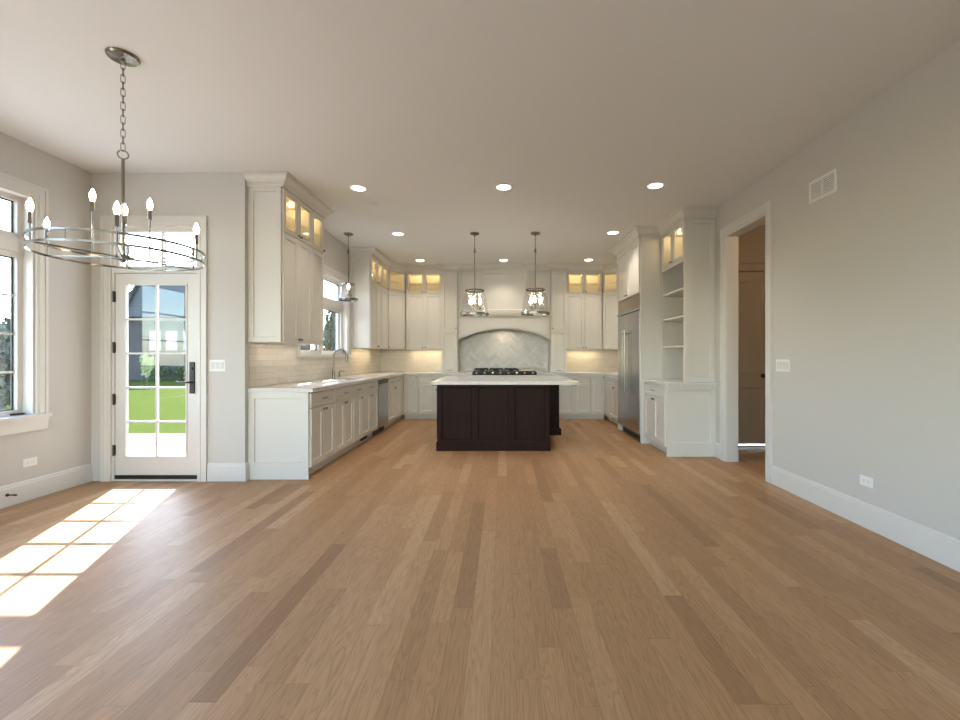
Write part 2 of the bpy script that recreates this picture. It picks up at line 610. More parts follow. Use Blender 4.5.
def sweep(bm, path, prof, side=1, close_ends=True):
    """prof: (out, z); path: xy points; side=+1 offsets to the left of travel, -1 to the right"""
    n = len(path)
    P = [Vector(p) for p in path]
    rows = []
    for i in range(n):
        d0 = (P[i] - P[i - 1]).normalized() if i > 0 else None
        d1 = (P[i + 1] - P[i]).normalized() if i < n - 1 else None
        if d0 is None: d0 = d1
        if d1 is None: d1 = d0
        n0 = Vector((-d0.y, d0.x)) * side
        n1 = Vector((-d1.y, d1.x)) * side
        mt = (n0 + n1)
        mt = mt.normalized()
        k = 1.0 / max(0.3, mt.dot(n0))
        rows.append([bm.verts.new((P[i].x + mt.x * k * o, P[i].y + mt.y * k * o, z)) for o, z in prof])
    m = len(prof)
    for a, b in zip(rows, rows[1:]):
        for j in range(m):
            j2 = (j + 1) % m
            bm.faces.new((a[j], a[j2], b[j2], b[j]))
    if close_ends:
        bm.faces.new(rows[0])
        bm.faces.new(rows[-1][::-1])
    return bm

def holed(bm, axis, plane, thick, u0, u1, z0, z1, holes=()):
    """wall with rectangular holes (u0,u1,z0,z1). axis 'x': wall runs along x at y=plane..plane+thick; 'y': runs along y at x=plane..plane+thick"""
    us = sorted({u0, u1, *[h[0] for h in holes], *[h[1] for h in holes]})
    zs = sorted({z0, z1, *[h[2] for h in holes], *[h[3] for h in holes]})
    us = [u for u in us if u0 <= u <= u1]
    zs = [z for z in zs if z0 <= z <= z1]
    def solid(i, j):
        if i < 0 or j < 0 or i >= len(us) - 1 or j >= len(zs) - 1:
            return False
        uc, zc = (us[i] + us[i + 1]) / 2, (zs[j] + zs[j + 1]) / 2
        return not any(h[0] < uc < h[1] and h[2] < zc < h[3] for h in holes)
    cache = {}
    def V(i, j, k):
        if (i, j, k) not in cache:
            t = plane + thick * k
            cache[i, j, k] = bm.verts.new((us[i], t, zs[j]) if axis == 'x' else (t, us[i], zs[j]))
        return cache[i, j, k]
    for i in range(len(us) - 1):
        for j in range(len(zs) - 1):
            if not solid(i, j):
                continue
            for k in (0, 1):
                bm.faces.new((V(i, j, k), V(i + 1, j, k), V(i + 1, j + 1, k), V(i, j + 1, k)))
            for di, dj, a, b in ((-1, 0, (i, j), (i, j + 1)), (1, 0, (i + 1, j), (i + 1, j + 1)), (0, -1, (i, j), (i + 1, j)), (0, 1, (i, j + 1), (i + 1, j + 1))):
                if not solid(i + di, j + dj):
                    bm.faces.new((V(*a, 0), V(*b, 0), V(*b, 1), V(*a, 1)))
    return bm

def T(x, y, z, rz=0.0):
    return Matrix.Translation((x, y, z)) @ Matrix.Rotation(rz, 4, 'Z')

def lamp(name, typ, loc, energy, col, parent=None, **kw):
    d = bpy.data.lights.new(name, typ)
    d.energy = energy
    d.color = col
    for k, v in kw.items():
        setattr(d, k, v)
    o = bpy.data.objects.new(name, d)
    C.objects.link(o)
    o.location = loc
    if parent is not None:
        o.parent = parent
    return o

# ------------------------------------------------------------------ the room
XL, XR, YN, XK, YB, YR = -4.09, 2.645, 4.43, -2.56, 9.35, -4.4
HX = 4.30           # far side of the hall
WT = 0.20

def slab(outline, z0, z1):
    bm = B()
    lo = [bm.verts.new((x, y, z0)) for x, y in outline]
    hi = [bm.verts.new((x, y, z1)) for x, y in outline]
    n = len(outline)
    bm.faces.new(hi)
    bm.faces.new(lo[::-1])
    for i in range(n):
        bm.faces.new((lo[i], lo[(i + 1) % n], hi[(i + 1) % n], hi[i]))
    return bm
OUT = [(XL, YR), (HX, YR), (HX, YB), (XK, YB), (XK, YN), (XL, YN)]
struct('floor', slab(OUT, -0.1, 0.0), 'floor')
OUTC = [(XL - WT, YR - WT), (HX + WT, YR - WT), (HX + WT, YB + WT), (XK - WT, YB + WT), (XK - WT, YN + WT), (XL - WT, YN + WT)]
struct('ceiling', slab(OUTC, H, H + 0.2), 'ceil')

W1 = (1.95, 3.895, 0.715, 2.64)        # nook window in the left wall
W1B = (-3.9, 1.3, 0.5, 2.7)        # unseen window in the left wall behind the camera, enlarged for more daylight
struct('wall_left', holed(B(), 'y', XL, -WT, YR - WT, YN + WT, 0, H, [W1, W1B]), 'wall')
DOOR = (-3.885, -3.02, 0.0, 2.545)
struct('wall_nook', holed(B(), 'x', YN, 0.10, XL, XK - WT, 0, H, [DOOR]), 'wall')
W2 = (5.62, 7.385, 1.265, 2.465)
struct('wall_kitchen', holed(B(), 'y', XK, -WT, YN, YB, 0, H, [W2]), 'wall')
struct('wall_back', holed(B(), 'x', YB, WT, XK - WT, XR + 0.135, 0, H), 'wall')
OPEN = (4.44, 5.255, 0.0, 2.67)
struct('wall_right', holed(B(), 'y', XR, 0.135, YR - WT, YB, 0, H, [OPEN]), 'wall')
W4 = (-3.8, -0.85, 0.06, 2.75)  # unseen rear glazing, made large for stronger daylight from behind
W5 = (-0.6, 2.35, 0.06, 2.75)  # second unseen rear window, enlarged for the same daylight
struct('wall_rear', holed(B(), 'x', YR, -WT, XL, XR, 0, H, [W4, W5]), 'wall')
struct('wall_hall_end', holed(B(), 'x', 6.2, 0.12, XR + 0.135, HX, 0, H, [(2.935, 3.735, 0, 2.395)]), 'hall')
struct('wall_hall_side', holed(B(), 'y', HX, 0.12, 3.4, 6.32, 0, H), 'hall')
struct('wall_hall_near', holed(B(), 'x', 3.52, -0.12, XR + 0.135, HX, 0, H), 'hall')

BASE = [(0, 0.001), (0.018, 0.001), (0.018, 0.148), (0.013, 0.156), (0.013, 0.168), (0.006, 0.178), (0, 0.18)]
n_trim = [0]
def trim(bm, mat='trim'):
    n_trim[0] += 1
    return struct('trim_%d' % n_trim[0], bm, mat)
struct('baseboard_left', sweep(B(), [(XL, YR), (XL, YN)], BASE, -1), 'trim')
struct('baseboard_nook', sweep(B(), [(-2.925, YN), (XK, YN), (XK, 4.495)], BASE, -1), 'trim')
struct('baseboard_right', sweep(B(), [(XR, 4.343), (XR, YR)], BASE, -1), 'trim')
struct('baseboard_passage', sweep(B(), [(XR, 5.5), (XR, 5.353)], BASE, -1), 'trim')
struct('baseboard_hall', sweep(B(), [(2.78, 6.2), (2.86, 6.2)], BASE, -1), 'trim')

def casing_bars(axis, plane, sgn, u0, u1, z0, z1, w=0.095, bottom=False):
    """casing around an opening on a wall face; sgn = direction out of the wall"""
    bm = B()
    def bar(a0, a1, b0, b1, d):
        t0, t1 = plane, plane + sgn * d
        if axis == 'x':
            box(bm, a0, a1, t0, t1, b0, b1)
        else:
            box(bm, t0, t1, a0, a1, b0, b1)
    zb = z0 - (w if bottom else 0)
    for s in (-1, 1):
        u = u0 if s < 0 else u1
        a, b = (u - w + 0.0215, u) if s < 0 else (u, u + w - 0.0215)
        bar(a, b, zb, z1, 0.018)
        c, d = (u - w, u - w + 0.022) if s < 0 else (u + w - 0.022, u + w)
        bar(c, d, zb, z1 + w, 0.025)
        e, f = (u - 0.030, u - 0.020) if s < 0 else (u + 0.020, u + 0.030)
        bar(e, f, zb, z1 + 0.02, 0.023)
    bar(u0 - w + 0.022, u1 + w - 0.022, z1, z1 + w - 0.022, 0.018)
    bar(u0 - w + 0.022, u1 + w - 0.022, z1 + w - 0.022, z1 + w, 0.025)
    bar(u0 - 0.03, u1 + 0.03, z1 + 0.02, z1 + 0.03, 0.023)
    return bm

# --- opening to the hall: casing and lining
trim(casing_bars('y', XR, -1, OPEN[0], OPEN[1], 0, OPEN[3]))
bm = B()
box(bm, XR - 0.004, XR + 0.14, OPEN[0] - 0.001, OPEN[0] + 0.014, 0, OPEN[3])
box(bm, XR - 0.004, XR + 0.14, OPEN[1] - 0.014, OPEN[1] + 0.001, 0, OPEN[3])
box(bm, XR - 0.004, XR + 0.14, OPEN[0] + 0.014, OPEN[1] - 0.014, OPEN[3] - 0.014, OPEN[3] + 0.001)
trim(bm)

# --- patio door with transom
door = setting('door_1', (0, 0, 0))
DX0, DX1, DZ0, DZ1 = -3.865, -3.04, 0.055, 2.070
GX0, GX1, GZ0, GZ1 = -3.76, -3.16, 0.245, 1.955
bm = holed(B(), 'x', 4.450, 0.030, DX0, DX1, DZ0, DZ1, [(GX0, GX1, GZ0, GZ1)])
link('slab', bm, 'trim', door)
bm = B()
for a, b, c, d in ((GX0 - 0.014, GX0, GZ0 - 0.014, GZ1 + 0.014), (GX1, GX1 + 0.014, GZ0 - 0.014, GZ1 + 0.014), (GX0, GX1, GZ0 - 0.014, GZ0), (GX0, GX1, GZ1, GZ1 + 0.014)):
    box(bm, a, b, 4.443, 4.452, c, d)
link('glazing_bead', bm, 'trim', door)
bm = B()
box(bm, (GX0 + GX1) / 2 - 0.009, (GX0 + GX1) / 2 + 0.009, 4.4535, 4.479, GZ0, GZ1)
for k in range(1, 5):
    z = GZ0 + (GZ1 - GZ0) * k / 5
    box(bm, GX0, GX1, 4.4545, 4.478, z - 0.009, z + 0.009)
link('muntins', bm, 'trim', door)
link('glass', bx(GX0 - 0.002, GX1 + 0.002, 4.464, 4.468, GZ0 - 0.002, GZ1 + 0.002), 'glass', door)
for py in (296.5, 347.5, 399.5, 450.5):
    z = EYE - (py - 356.5) * 4.43 / 445
    hg = link('hinge', cyl(B(), (DX0 - 0.008, 4.438, z - 0.055), (DX0 - 0.008, 4.438, z + 0.055), 0.010, 12), 'black', door, True)
    link('leaf', bx(DX0 - 0.026, DX0 + 0.004, 4.440, 4.451, z - 0.05, z + 0.05), 'black', hg)
lk = link('lock_plate', bx(-3.118, -3.070, 4.436, 4.452, 0.87, 1.185, 0.003), 'black', door)
lk['label'] = 'black lock plate'
bm = cyl(B(), (-3.094, 4.436, 0.985), (-3.094, 4.400, 0.985), 0.011, 12)
tube(bm, [(-3.094, 4.402, 0.985), (-3.13, 4.400, 0.983), (-3.19, 4.400, 0.980), (-3.225, 4.402, 0.992)], 0.008, 8)
link('lever', bm, 'black', lk, True)
link('thumb_turn', cyl(B(), (-3.094, 4.437, 1.12), (-3.094, 4.424, 1.12), 0.016, 14), 'black', lk, True)
link('sweep', bx(DX0, DX1, 4.440, 4.48, 0.018, 0.054), 'black', door)
link('sill', bx(DOOR[0], DOOR[1], 4.425, 4.60, -0.02, 0.016), 'trim', door)
bm = B()
box(bm, DOOR[0], DX0 - 0.002, 4.434, 4.53, 0.016, DOOR[3])
box(bm, DX1 + 0.002, DOOR[1], 4.434, 4.53, 0.016, DOOR[3])
box(bm, DX0 - 0.002, DX1 + 0.002, 4.434, 4.53, 2.074, 2.118)
box(bm, DX0 - 0.002, DX1 + 0.002, 4.434, 4.53, DOOR[3] - 0.02, DOOR[3])
link('frame', bm, 'trim', door)
trim(casing_bars('x', YN, -1, DOOR[0], DOOR[1], 0, DOOR[3], 0.09))

tr = setting('window_3')
bm = B()
tx0, tx1, tz0, tz1 = DX0 - 0.001, DX1 + 0.001, 2.119, DOOR[3] - 0.021
for a, b, c, d in ((tx0, tx0 + 0.03, tz0, tz1), (tx1 - 0.03, tx1, tz0, tz1), (tx0 + 0.03, tx1 - 0.03, tz0, tz0 + 0.03), (tx0 + 0.03, tx1 - 0.03, tz1 - 0.03, tz1)):
    box(bm, a, b, 4.465, 4.515, c, d)
link('sash', bm, 'trim', tr)
link('muntin', bx(-3.428, -3.406, 4.475, 4.505, tz0 + 0.03, tz1 - 0.03), 'trim', tr)
link('pane', bx(tx0 + 0.028, tx1 - 0.028, 4.488, 4.492, tz0 + 0.028, tz1 - 0.028), 'glass', tr)

# --- windows
def window(n, axis, plane, out, u0, u1, z0, z1, bar_z, units, rows, depth=0.10, stool=True, crank=True):
    """out = sign of the outward (outdoor) direction. two lights high: transom above bar_z"""
    w = setting('window_%d' % n)
    def bb(bm, a0, a1, d0, d1, c0, c1):
        t0, t1 = plane + out * d0, plane + out * d1
        if axis == 'x':
            box(bm, a0, a1, t0, t1, c0, c1)
        else:
            box(bm, t0, t1, a0, a1, c0, c1)
    # lining
    bm = B()
    bb(bm, u0, u0 + 0.02, -0.002, 0.19, z0, z1)
    bb(bm, u1 - 0.02, u1, -0.002, 0.19, z0, z1)
    bb(bm, u0 + 0.02, u1 - 0.02, -0.002, 0.19, z1 - 0.02, z1)
    bb(bm, u0 + 0.02, u1 - 0.02, -0.002, 0.19, z0, z0 + 0.02)
    link('lining', bm, 'trim', w)
    U0, U1, Z0, Z1 = u0 + 0.02, u1 - 0.02, z0 + 0.02, z1 - 0.02
    bm = B()
    bb(bm, U0, U1, depth - 0.02, 0.18, bar_z[0], bar_z[1])
    for k in range(1, units):
        c = U0 + (U1 - U0) * k / units
        bb(bm, c - 0.035, c + 0.035, depth - 0.02, 0.18, Z0, bar_z[0])
        bb(bm, c - 0.035, c + 0.035, depth - 0.02, 0.18, bar_z[1], Z1)
    link('mullion', bm, 'trim', w)
    for k in range(units):
        a = U0 + (U1 - U0) * k / units + (0.035 if k else 0)
        b = U0 + (U1 - U0) * (k + 1) / units - (0.035 if k < units - 1 else 0)
        for lo, hi, rw in ((Z0, bar_z[0], rows), (bar_z[1], Z1, 1)):
            f = 0.042
            bm = B()
            bb(bm, a, a + f, depth, depth + 0.045, lo, hi)
            bb(bm, b - f, b, depth, depth + 0.045, lo, hi)
            bb(bm, a + f, b - f, depth, depth + 0.045, lo, lo + f)
            bb(bm, a + f, b - f, depth, depth + 0.045, hi - f, hi)
            s = link('sash', bm, 'trim', w)
            bm = B()
            bb(bm, a + f - 0.002, b - f + 0.002, depth + 0.028, depth + 0.033, lo + f - 0.002, hi - f + 0.002)
            link('pane', bm, 'glass', s)
            bm = B()
            q = 0.013
            for x0, x1, y0, y1 in ((a + f, a + f + q, lo + f, hi - f), (b - f - q, b - f, lo + f, hi - f), (a + f + q, b - f - q, lo + f, lo + f + q), (a + f + q, b - f - q, hi - f - q, hi - f)):
                bb(bm, x0, x1, depth + 0.034, depth + 0.044, y0, y1)
            g = link('gasket', bm, 'black', s)
            if rw > 1:
                bm = B()
                for r_ in range(1, rw):
                    z = lo + f + (hi - lo - 2 * f) * r_ / rw
                    bb(bm, a + f, b - f, depth + 0.022, depth + 0.038, z - 0.009, z + 0.009)
                link('muntins', bm, 'trim', s)
            if crank and rw > 1:
                bm = B()
                bb(bm, b - f - 0.06, b - f + 0.03, depth - 0.03, depth - 0.002, lo + 0.004, lo + 0.018)
                link('crank', bm, 'black', s)
    if stool and z0 > 0.3:
        bm = B()
        bb(bm, u0 - 0.11, u1 + 0.11, -0.045, 0.0, z0 - 0.012, z0 + 0.018)
        link('stool', bm, 'trim', w)
        bm = B()
        bb(bm, u0 - 0.095, u1 + 0.095, -0.02, 0.0, z0 - 0.12, z0 - 0.012)
        bb(bm, u0 - 0.095, u1 + 0.095, -0.03, -0.02, z0 - 0.045, z0 - 0.012)
        link('apron', bm, 'trim', w)
    return w

window(1, 'y', XL, -1, *W1, (2.135, 2.255), 2, 4, 0.085)
trim(casing_bars('y', XL, 1, W1[0], W1[1], W1[2] + 0.018, W1[3]))
window(2, 'y', XK, -1, *W2, (2.0, 2.09), 2, 1, 0.085, stool=False)
trim(casing_bars('y', XK, 1, W2[0], W2[1], W2[2] + 0.0, W2[3], 0.09))
trim(bx(XK, XK + 0.035, W2[0] - 0.09, W2[1] + 0.09, W2[2] - 0.035, W2[2] - 0.001))
window(4, 'x', YR, -1, *W4, (2.15, 2.22), 2, 1)
trim(casing_bars('x', YR, 1, W4[0], W4[1], W4[2] + 0.018, W4[3]))
window(5, 'x', YR, -1, *W5, (2.15, 2.22), 2, 1)
trim(casing_bars('x', YR, 1, W5[0], W5[1], W5[2] + 0.018, W5[3]))
window(6, 'y', XL, -1, *W1B, (2.135, 2.255), 4, 4)
trim(casing_bars('y', XL, 1, W1B[0], W1B[1], W1B[2] + 0.018, W1B[3]))

# --- hall door
d2 = setting('door_2', (2.93, 6.165, 0.03))
dw, dh = 0.81, 2.375
LOW, UPP = (0.12, dw - 0.12, 0.22, 0.79), (0.12, dw - 0.12, 1.00, dh - 0.12)
bm = holed(B(), 'x', -0.008, 0.040, 0, dw, 0, dh, [LOW, UPP])
for a, b, lo, hi in (LOW, UPP):
    panel(bm, b - a, hi - lo, T(a, 0.014, lo), 0.003, 0.018, rec=0.014, sl=0.030)
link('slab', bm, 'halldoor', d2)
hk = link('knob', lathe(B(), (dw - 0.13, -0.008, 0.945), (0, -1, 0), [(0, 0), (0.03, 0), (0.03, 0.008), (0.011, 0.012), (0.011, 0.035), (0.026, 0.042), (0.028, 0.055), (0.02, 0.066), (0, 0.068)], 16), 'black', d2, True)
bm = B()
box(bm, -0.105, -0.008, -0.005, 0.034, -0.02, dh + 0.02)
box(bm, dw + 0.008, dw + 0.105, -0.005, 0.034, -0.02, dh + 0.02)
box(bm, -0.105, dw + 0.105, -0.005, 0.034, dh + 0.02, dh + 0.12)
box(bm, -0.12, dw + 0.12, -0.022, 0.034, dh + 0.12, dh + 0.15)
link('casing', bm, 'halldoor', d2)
trim(bx(2.916, 3.754, 6.15, 6.60, 0.0, 0.012), 'gap_reflector')  # pale slab added so light under the door shows as a white strip

# ------------------------------------------------------------------ cabinets
CROWN = [(0, 2.948), (0.014, 2.948), (0.014, 2.974), (0.024, 2.977), (0.024, 2.988), (0.036, 2.996), (0.056, 3.018), (0.066, 3.038), (0.066, 3.046), (0.084, 3.049), (0.084, 3.069), (0, 3.069)]

def knob_bm(x, z, y=-0.02):
    return lathe(B(), (x, y, z), (0, -1, 0), [(0, 0), (0.008, 0), (0.006, 0.004), (0.006, 0.012), (0.015, 0.017), (0.016, 0.023), (0.012, 0.028), (0, 0.029)], 14)

def pull_bm(x, z, y=-0.02, L=0.11):
    bm = B()
    cyl(bm, (x - L / 2, y - 0.026, z), (x + L / 2, y - 0.026, z), 0.006, 10)
    for s in (-1, 1):
        cyl(bm, (x + s * L * 0.36, y, z), (x + s * L * 0.36, y - 0.026, z), 0.005, 8)
    return bm

def door_part(root, x0, x1, z0, z1, knob=None, glass=False, fw=0.058, name='door', mat='cab', y=0.0):
    g = 0.0024
    o = link(name, panel(B(), x1 - x0 - 2 * g, z1 - z0 - 2 * g, T(x0 + g, y, z0 + g), fw, 0.02, glass=glass), mat, root)
    if glass:
        link('pane', bx(x0 + fw - 0.002, x1 - fw + 0.002, y - 0.012, y - 0.008, z0 + fw - 0.002, z1 - fw + 0.002), 'cabglass', o)
    if knob:
        link('knob', knob_bm(knob[0], knob[1], y - 0.02), 'hard', o, True)
    return o

def drawer_part(root, x0, x1, z0, z1, mat='cab'):
    g = 0.0024
    o = link('drawer', panel(B(), x1 - x0 - 2 * g, z1 - z0 - 2 * g, T(x0 + g, 0, z0 + g), 0.036, 0.02, rec=0.006), mat, root)
    link('pull', pull_bm((x0 + x1) / 2, (z0 + z1) / 2), 'hard', o, True)
    return o

def end_panel(root, side, w, d, z0, z1, fw=0.06, fb=None, y0=0.0):
    if side < 0:
        mx = T(-0.0, y0 + d, z0, -PI / 2)
    else:
        mx = T(w, y0, z0, PI / 2)
    return link('end_panel', panel(B(), d, z1 - z0, mx, fw, 0.018, fb), 'cab', root)

def base_unit(label, loc, rz, w, drawers=1, doors=2, d=0.60, end=0, group='painted base cabinets', knobs=True, full=False, bank=False):
    r = thing('base_cabinet', label, 'cabinet', loc, rz, group)
    link('carcass', bx(0.001, w - 0.001, 0.0, d, 0.106, 0.879), 'cab', r)
    link('toe_kick', bx(0.001, w - 0.001, 0.065, d, 0.0, 0.105), 'cab', r)
    if end:
        e = 0.0
        end_panel(r, end, w, d + 0.0, 0.0, 0.879, 0.062, 0.17)
    if bank:
        for lo, hi in ((0.115, 0.40), (0.40, 0.655), (0.655, 0.868)):
            drawer_part(r, 0.006, w - 0.006, lo, hi)
        return r
    zt = 0.868 if full else 0.712
    if drawers and not full:
        for k in range(drawers):
            a = 0.006 + (w - 0.012) * k / drawers
            b = 0.006 + (w - 0.012) * (k + 1) / drawers
            drawer_part(r, a, b, 0.718, 0.868)
    for k in range(doors):
        a = 0.006 + (w - 0.012) * k / doors
        b = 0.006 + (w - 0.012) * (k + 1) / doors
        if doors == 2:
            kx = b - 0.03 if k == 0 else a + 0.03
        else:
            kx = b - 0.03
        door_part(r, a, b, 0.115, zt, (kx, zt - 0.035))
    return r

Z_LO, Z_SP, Z_TOP = 1.385, 2.512, 2.955
def wall_unit(label, loc, rz, w, doors, d=0.33, end=0, knob_sides=None, z0=Z_LO, group='painted wall cabinets', under=1.0, lit=True, glass=True, fw=0.055):
    r = thing('wall_cabinet', label, 'cabinet', loc, rz, group)
    bm = B()
    if glass:
        t = 0.018
        box(bm, 0.001, w - 0.001, 0.0, d, z0, Z_SP)
        box(bm, 0.001, w - 0.001, d - t, d, Z_SP, Z_TOP)
        box(bm, 0.001, t, 0.0, d - t, Z_SP, Z_TOP)
        box(bm, w - t, w - 0.001, 0.0, d - t, Z_SP, Z_TOP)
        box(bm, t, w - t, 0.0, d - t, Z_TOP - t, Z_TOP)
    else:
        box(bm, 0.001, w - 0.001, 0.0, d, z0, Z_TOP)
    link('carcass', bm, 'cabin' if glass else 'cab', r)
    if glass:
        link('shelf', bx(0.02, w - 0.02, 0.03, d - 0.02, 2.722, 2.729), 'cabglass', r)
    for k in range(doors):
        a = 0.003 + (w - 0.006) * k / doors
        b = 0.003 + (w - 0.006) * (k + 1) / doors
        s = (knob_sides or ([1, -1] if doors == 2 else [1] * doors))[k]
        kx = b - 0.028 if s > 0 else a + 0.028
        door_part(r, a, b, z0 + 0.002, Z_SP - 0.004, (kx, z0 + 0.036), fw=fw)
        door_part(r, a, b, Z_SP, Z_TOP - 0.005, (kx, Z_SP + 0.03), glass=glass, name='glazed_door' if glass else 'door', fw=0.044)
    if end:
        end_panel(r, end, w, d, z0, Z_TOP - 0.002, 0.05)
    if lit and glass:
        n = max(1, round(w / 0.4))
        for k in range(n):
            x = w * (k + 0.5) / n
            link('lamp_puck', cyl(B(), (x, d * 0.45, Z_TOP - 0.018), (x, d * 0.45, Z_TOP - 0.026), 0.028, 16), 'puck', r, True)
            lamp('cabinet_lamp', 'POINT', (x, d * 0.45, Z_TOP - 0.04), CAB_W, (1.0, 0.74, 0.36), r, shadow_soft_size=0.008)
    if under:
        link('light_bar', bx(0.05, w - 0.05, d * 0.55, d * 0.55 + 0.03, z0 - 0.010, z0 - 0.0005), 'plastic', r)
        a = lamp('under_lamp', 'AREA', (w / 2, d * 0.55 + 0.015, z0 - 0.014), UNDER_W * w * under, (1.0, 0.77, 0.44) if under >= 1 else (1.0, 0.86, 0.66), r, shape='RECTANGLE')
        a.data.size = max(0.05, w - 0.12)
        a.data.size_y = 0.025
    return r

LB = -1.95      # carcass front of the left base run (doors add 2 cm)
rzL, rzR = PI / 2, -PI / 2
# left base run, local x runs away from the camera
base_unit('painted base cabinet at the near end of the sink counter, with the panelled end', (LB, 4.50, 0), rzL, 0.64, 1, 2, 0.609, end=-1)
base_unit('painted base cabinet second from the near end of the sink counter', (LB, 5.14, 0), rzL, 0.66, 1, 2, 0.609)
base_unit('narrow one-door base cabinet of the sink counter run', (LB, 5.80, 0), rzL, 0.33, 1, 1, 0.609)
base_unit('painted sink base cabinet beside the steel dishwasher, below the faucet', (LB, 6.13, 0), rzL, 0.80, 1, 2, 0.609)
base_unit('base cabinet with two small drawers beyond the dishwasher', (LB, 7.55, 0), rzL, 0.90, 2, 2, 0.609)
YF = 8.74       # carcass front of the back run
base_unit('single-door corner base cabinet left of the range, full-height door', (-1.93, YF, 0), 0, 0.29, 0, 1, 0.609, full=True)
base_unit('drawer and door base cabinet left of the range, partly behind the island', (-1.64, YF, 0), 0, 0.64, 1, 2, 0.609)
base_unit('drawer bank below the left half of the rangetop, behind the island', (-1.00, YF, 0), 0, 1.05, d=0.609, bank=True)
base_unit('drawer bank below the right half of the rangetop, behind the island', (0.05, YF, 0), 0, 1.05, d=0.609, bank=True)
base_unit('drawer and two-door base cabinet right of the range, beside the island', (1.10, YF, 0), 0, 0.635, 1, 2, 0.609)
base_unit('single-door corner base cabinet right of the range, near the refrigerator', (1.735, YF, 0), 0, 0.285, 0, 1, 0.609, full=True)
base_unit('base cabinet with two small drawers between the refrigerator and the back corner', (2.04, 8.45, 0), rzR, 0.84, 2, 2, 0.604)
# corner fillers
for x0, x1, sx, lab in ((XK + 0.002, -1.93, -0.065, 'plain painted filler closing the base corner beside the dishwasher run'), (2.02, XR - 0.002, 0.065, 'plain painted filler closing the base corner by the refrigerator')):
    bm = bx(x0, x1, 8.452, YB - 0.002, 0.106, 0.879)
    box(bm, x0 + max(sx, 0), x1 + min(sx, 0), 8.452, YB - 0.002, 0.0, 0.1055)
    o = link('corner_filler', bm, 'cab')
    tag(o, lab, 'cabinet filler')

# dishwasher
dwr = thing('dishwasher', 'stainless steel dishwasher built into the sink counter run', 'dishwasher', (LB, 6.935, 0), rzL)
link('tub', bx(0.004, 0.606, 0.0, 0.58, 0.106, 0.876), 'slot', dwr)
dd = link('door', bx(0.006, 0.604, -0.024, -0.001, 0.115, 0.868, 0.003), 'steel', dwr)
link('control_strip', bx(0.012, 0.598, -0.026, -0.0242, 0.80, 0.862), 'black', dd)
link('handle', tube(B(), [(0.06, -0.024, 0.775), (0.06, -0.06, 0.775), (0.10, -0.062, 0.775), (0.51, -0.062, 0.775), (0.55, -0.06, 0.775), (0.55, -0.024, 0.775)], 0.010, 10), 'steel', dd, True)
link('toe_plate', bx(0.004, 0.606, 0.05, 0.57, 0.002, 0.105), 'black', dwr)
o = link('toe_kick_vent', bx(-2.0145, -2.006, 6.33, 6.62, 0.03, 0.075), 'slot')
tag(o, 'small dark slotted vent in the toe kick below the sink cabinet', 'vent')

# wall cabinets
UL = -2.228
wall_unit('tall two-door wall cabinet with glass tops, panelled end, nearest above the sink counter', (UL, 4.50, 0), rzL, 0.677, 2, 0.33, end=-1, under=0.5)
wall_unit('tall single-door wall cabinet with glass top, just before the sink window', (UL, 5.177, 0), rzL, 0.338, 1, 0.33, under=0.5)
wall_unit('tall three-door wall cabinet with lit glass tops beyond the sink window', (UL, 7.52, 0), rzL, 1.106, 3, 0.33, end=-1, knob_sides=[1, -1, 1])
wall_unit('two-door wall cabinet with lit glass tops left of the range hood', (-1.945, 9.02, 0), 0, 0.74, 2, 0.328)
wall_unit('two-door wall cabinet with lit glass tops right of the range hood', (1.305, 9.02, 0), 0, 0.725, 2, 0.328)
wall_unit('two-door wall cabinet on the right wall tucked behind the refrigerator', (2.315, 8.74, 0), rzR, 1.13, 2, 0.328, lit=True)

def diagonal(label, p0, p1, corner):
    """angled corner cabinet: front from p0 to p1 (facing the room)"""
    a, b = Vector(p0), Vector(p1)
    w = (b - a).length
    ang = math.atan2(b.y - a.y, b.x - a.x)
    r = thing('corner_cabinet', label, 'cabinet', (a.x, a.y, 0), ang, 'angled corner cabinets')
    inv = Matrix.Rotation(-ang, 2)
    pts = [inv @ (Vector(q) - a) for q in (p0, p1, *corner)]
    bm = B()
    def prism(z0, z1, ins=0.0, ring=False):
        lo = [bm.verts.new((p.x, p.y + 0.022, z0)) for p in pts]
        hi = [bm.verts.new((p.x, p.y + 0.022, z1)) for p in pts]
        n = len(pts)
        for i in range(1 if ring else 0, n):
            bm.faces.new((lo[i], lo[(i + 1) % n], hi[(i + 1) % n], hi[i]))
        bm.faces.new(hi)
        if not ring:
            bm.faces.new(lo[::-1])
    prism(Z_LO, Z_SP)
    prism(Z_SP + 0.0005, Z_TOP, ring=True)
    link('carcass', bm, 'cabin', r)
    link('shelf', bx(0.05, w - 0.05, 0.05, 0.22, 2.722, 2.729), 'cabglass', r)
    s = -1 if p0[0] > 0 else 1
    kx = w - 0.03 if s > 0 else 0.03
    door_part(r, 0.004, w - 0.004, Z_LO + 0.002, Z_SP - 0.004, (kx, Z_LO + 0.036), y=0.02)
    door_part(r, 0.004, w - 0.004, Z_SP, Z_TOP - 0.005, (kx, Z_SP + 0.03), glass=True, name='glazed_door', y=0.02, fw=0.048)
    link('lamp_puck', cyl(B(), (w / 2, 0.16, Z_TOP - 0.002), (w / 2, 0.16, Z_TOP - 0.005), 0.028, 16), 'puck', r, True)
    lamp('cabinet_lamp', 'POINT', (w / 2, 0.16, Z_TOP - 0.025), CAB_W * 2.6, (1.0, 0.74, 0.36), r, shadow_soft_size=0.008)
    return r
diagonal('angled corner wall cabinet with lit glass top in the left back corner', (-2.206, 8.634), (-1.95, 9.0), [(-1.95, YB - 0.002), (XK + 0.002, YB - 0.002), (XK + 0.002, 8.634)])
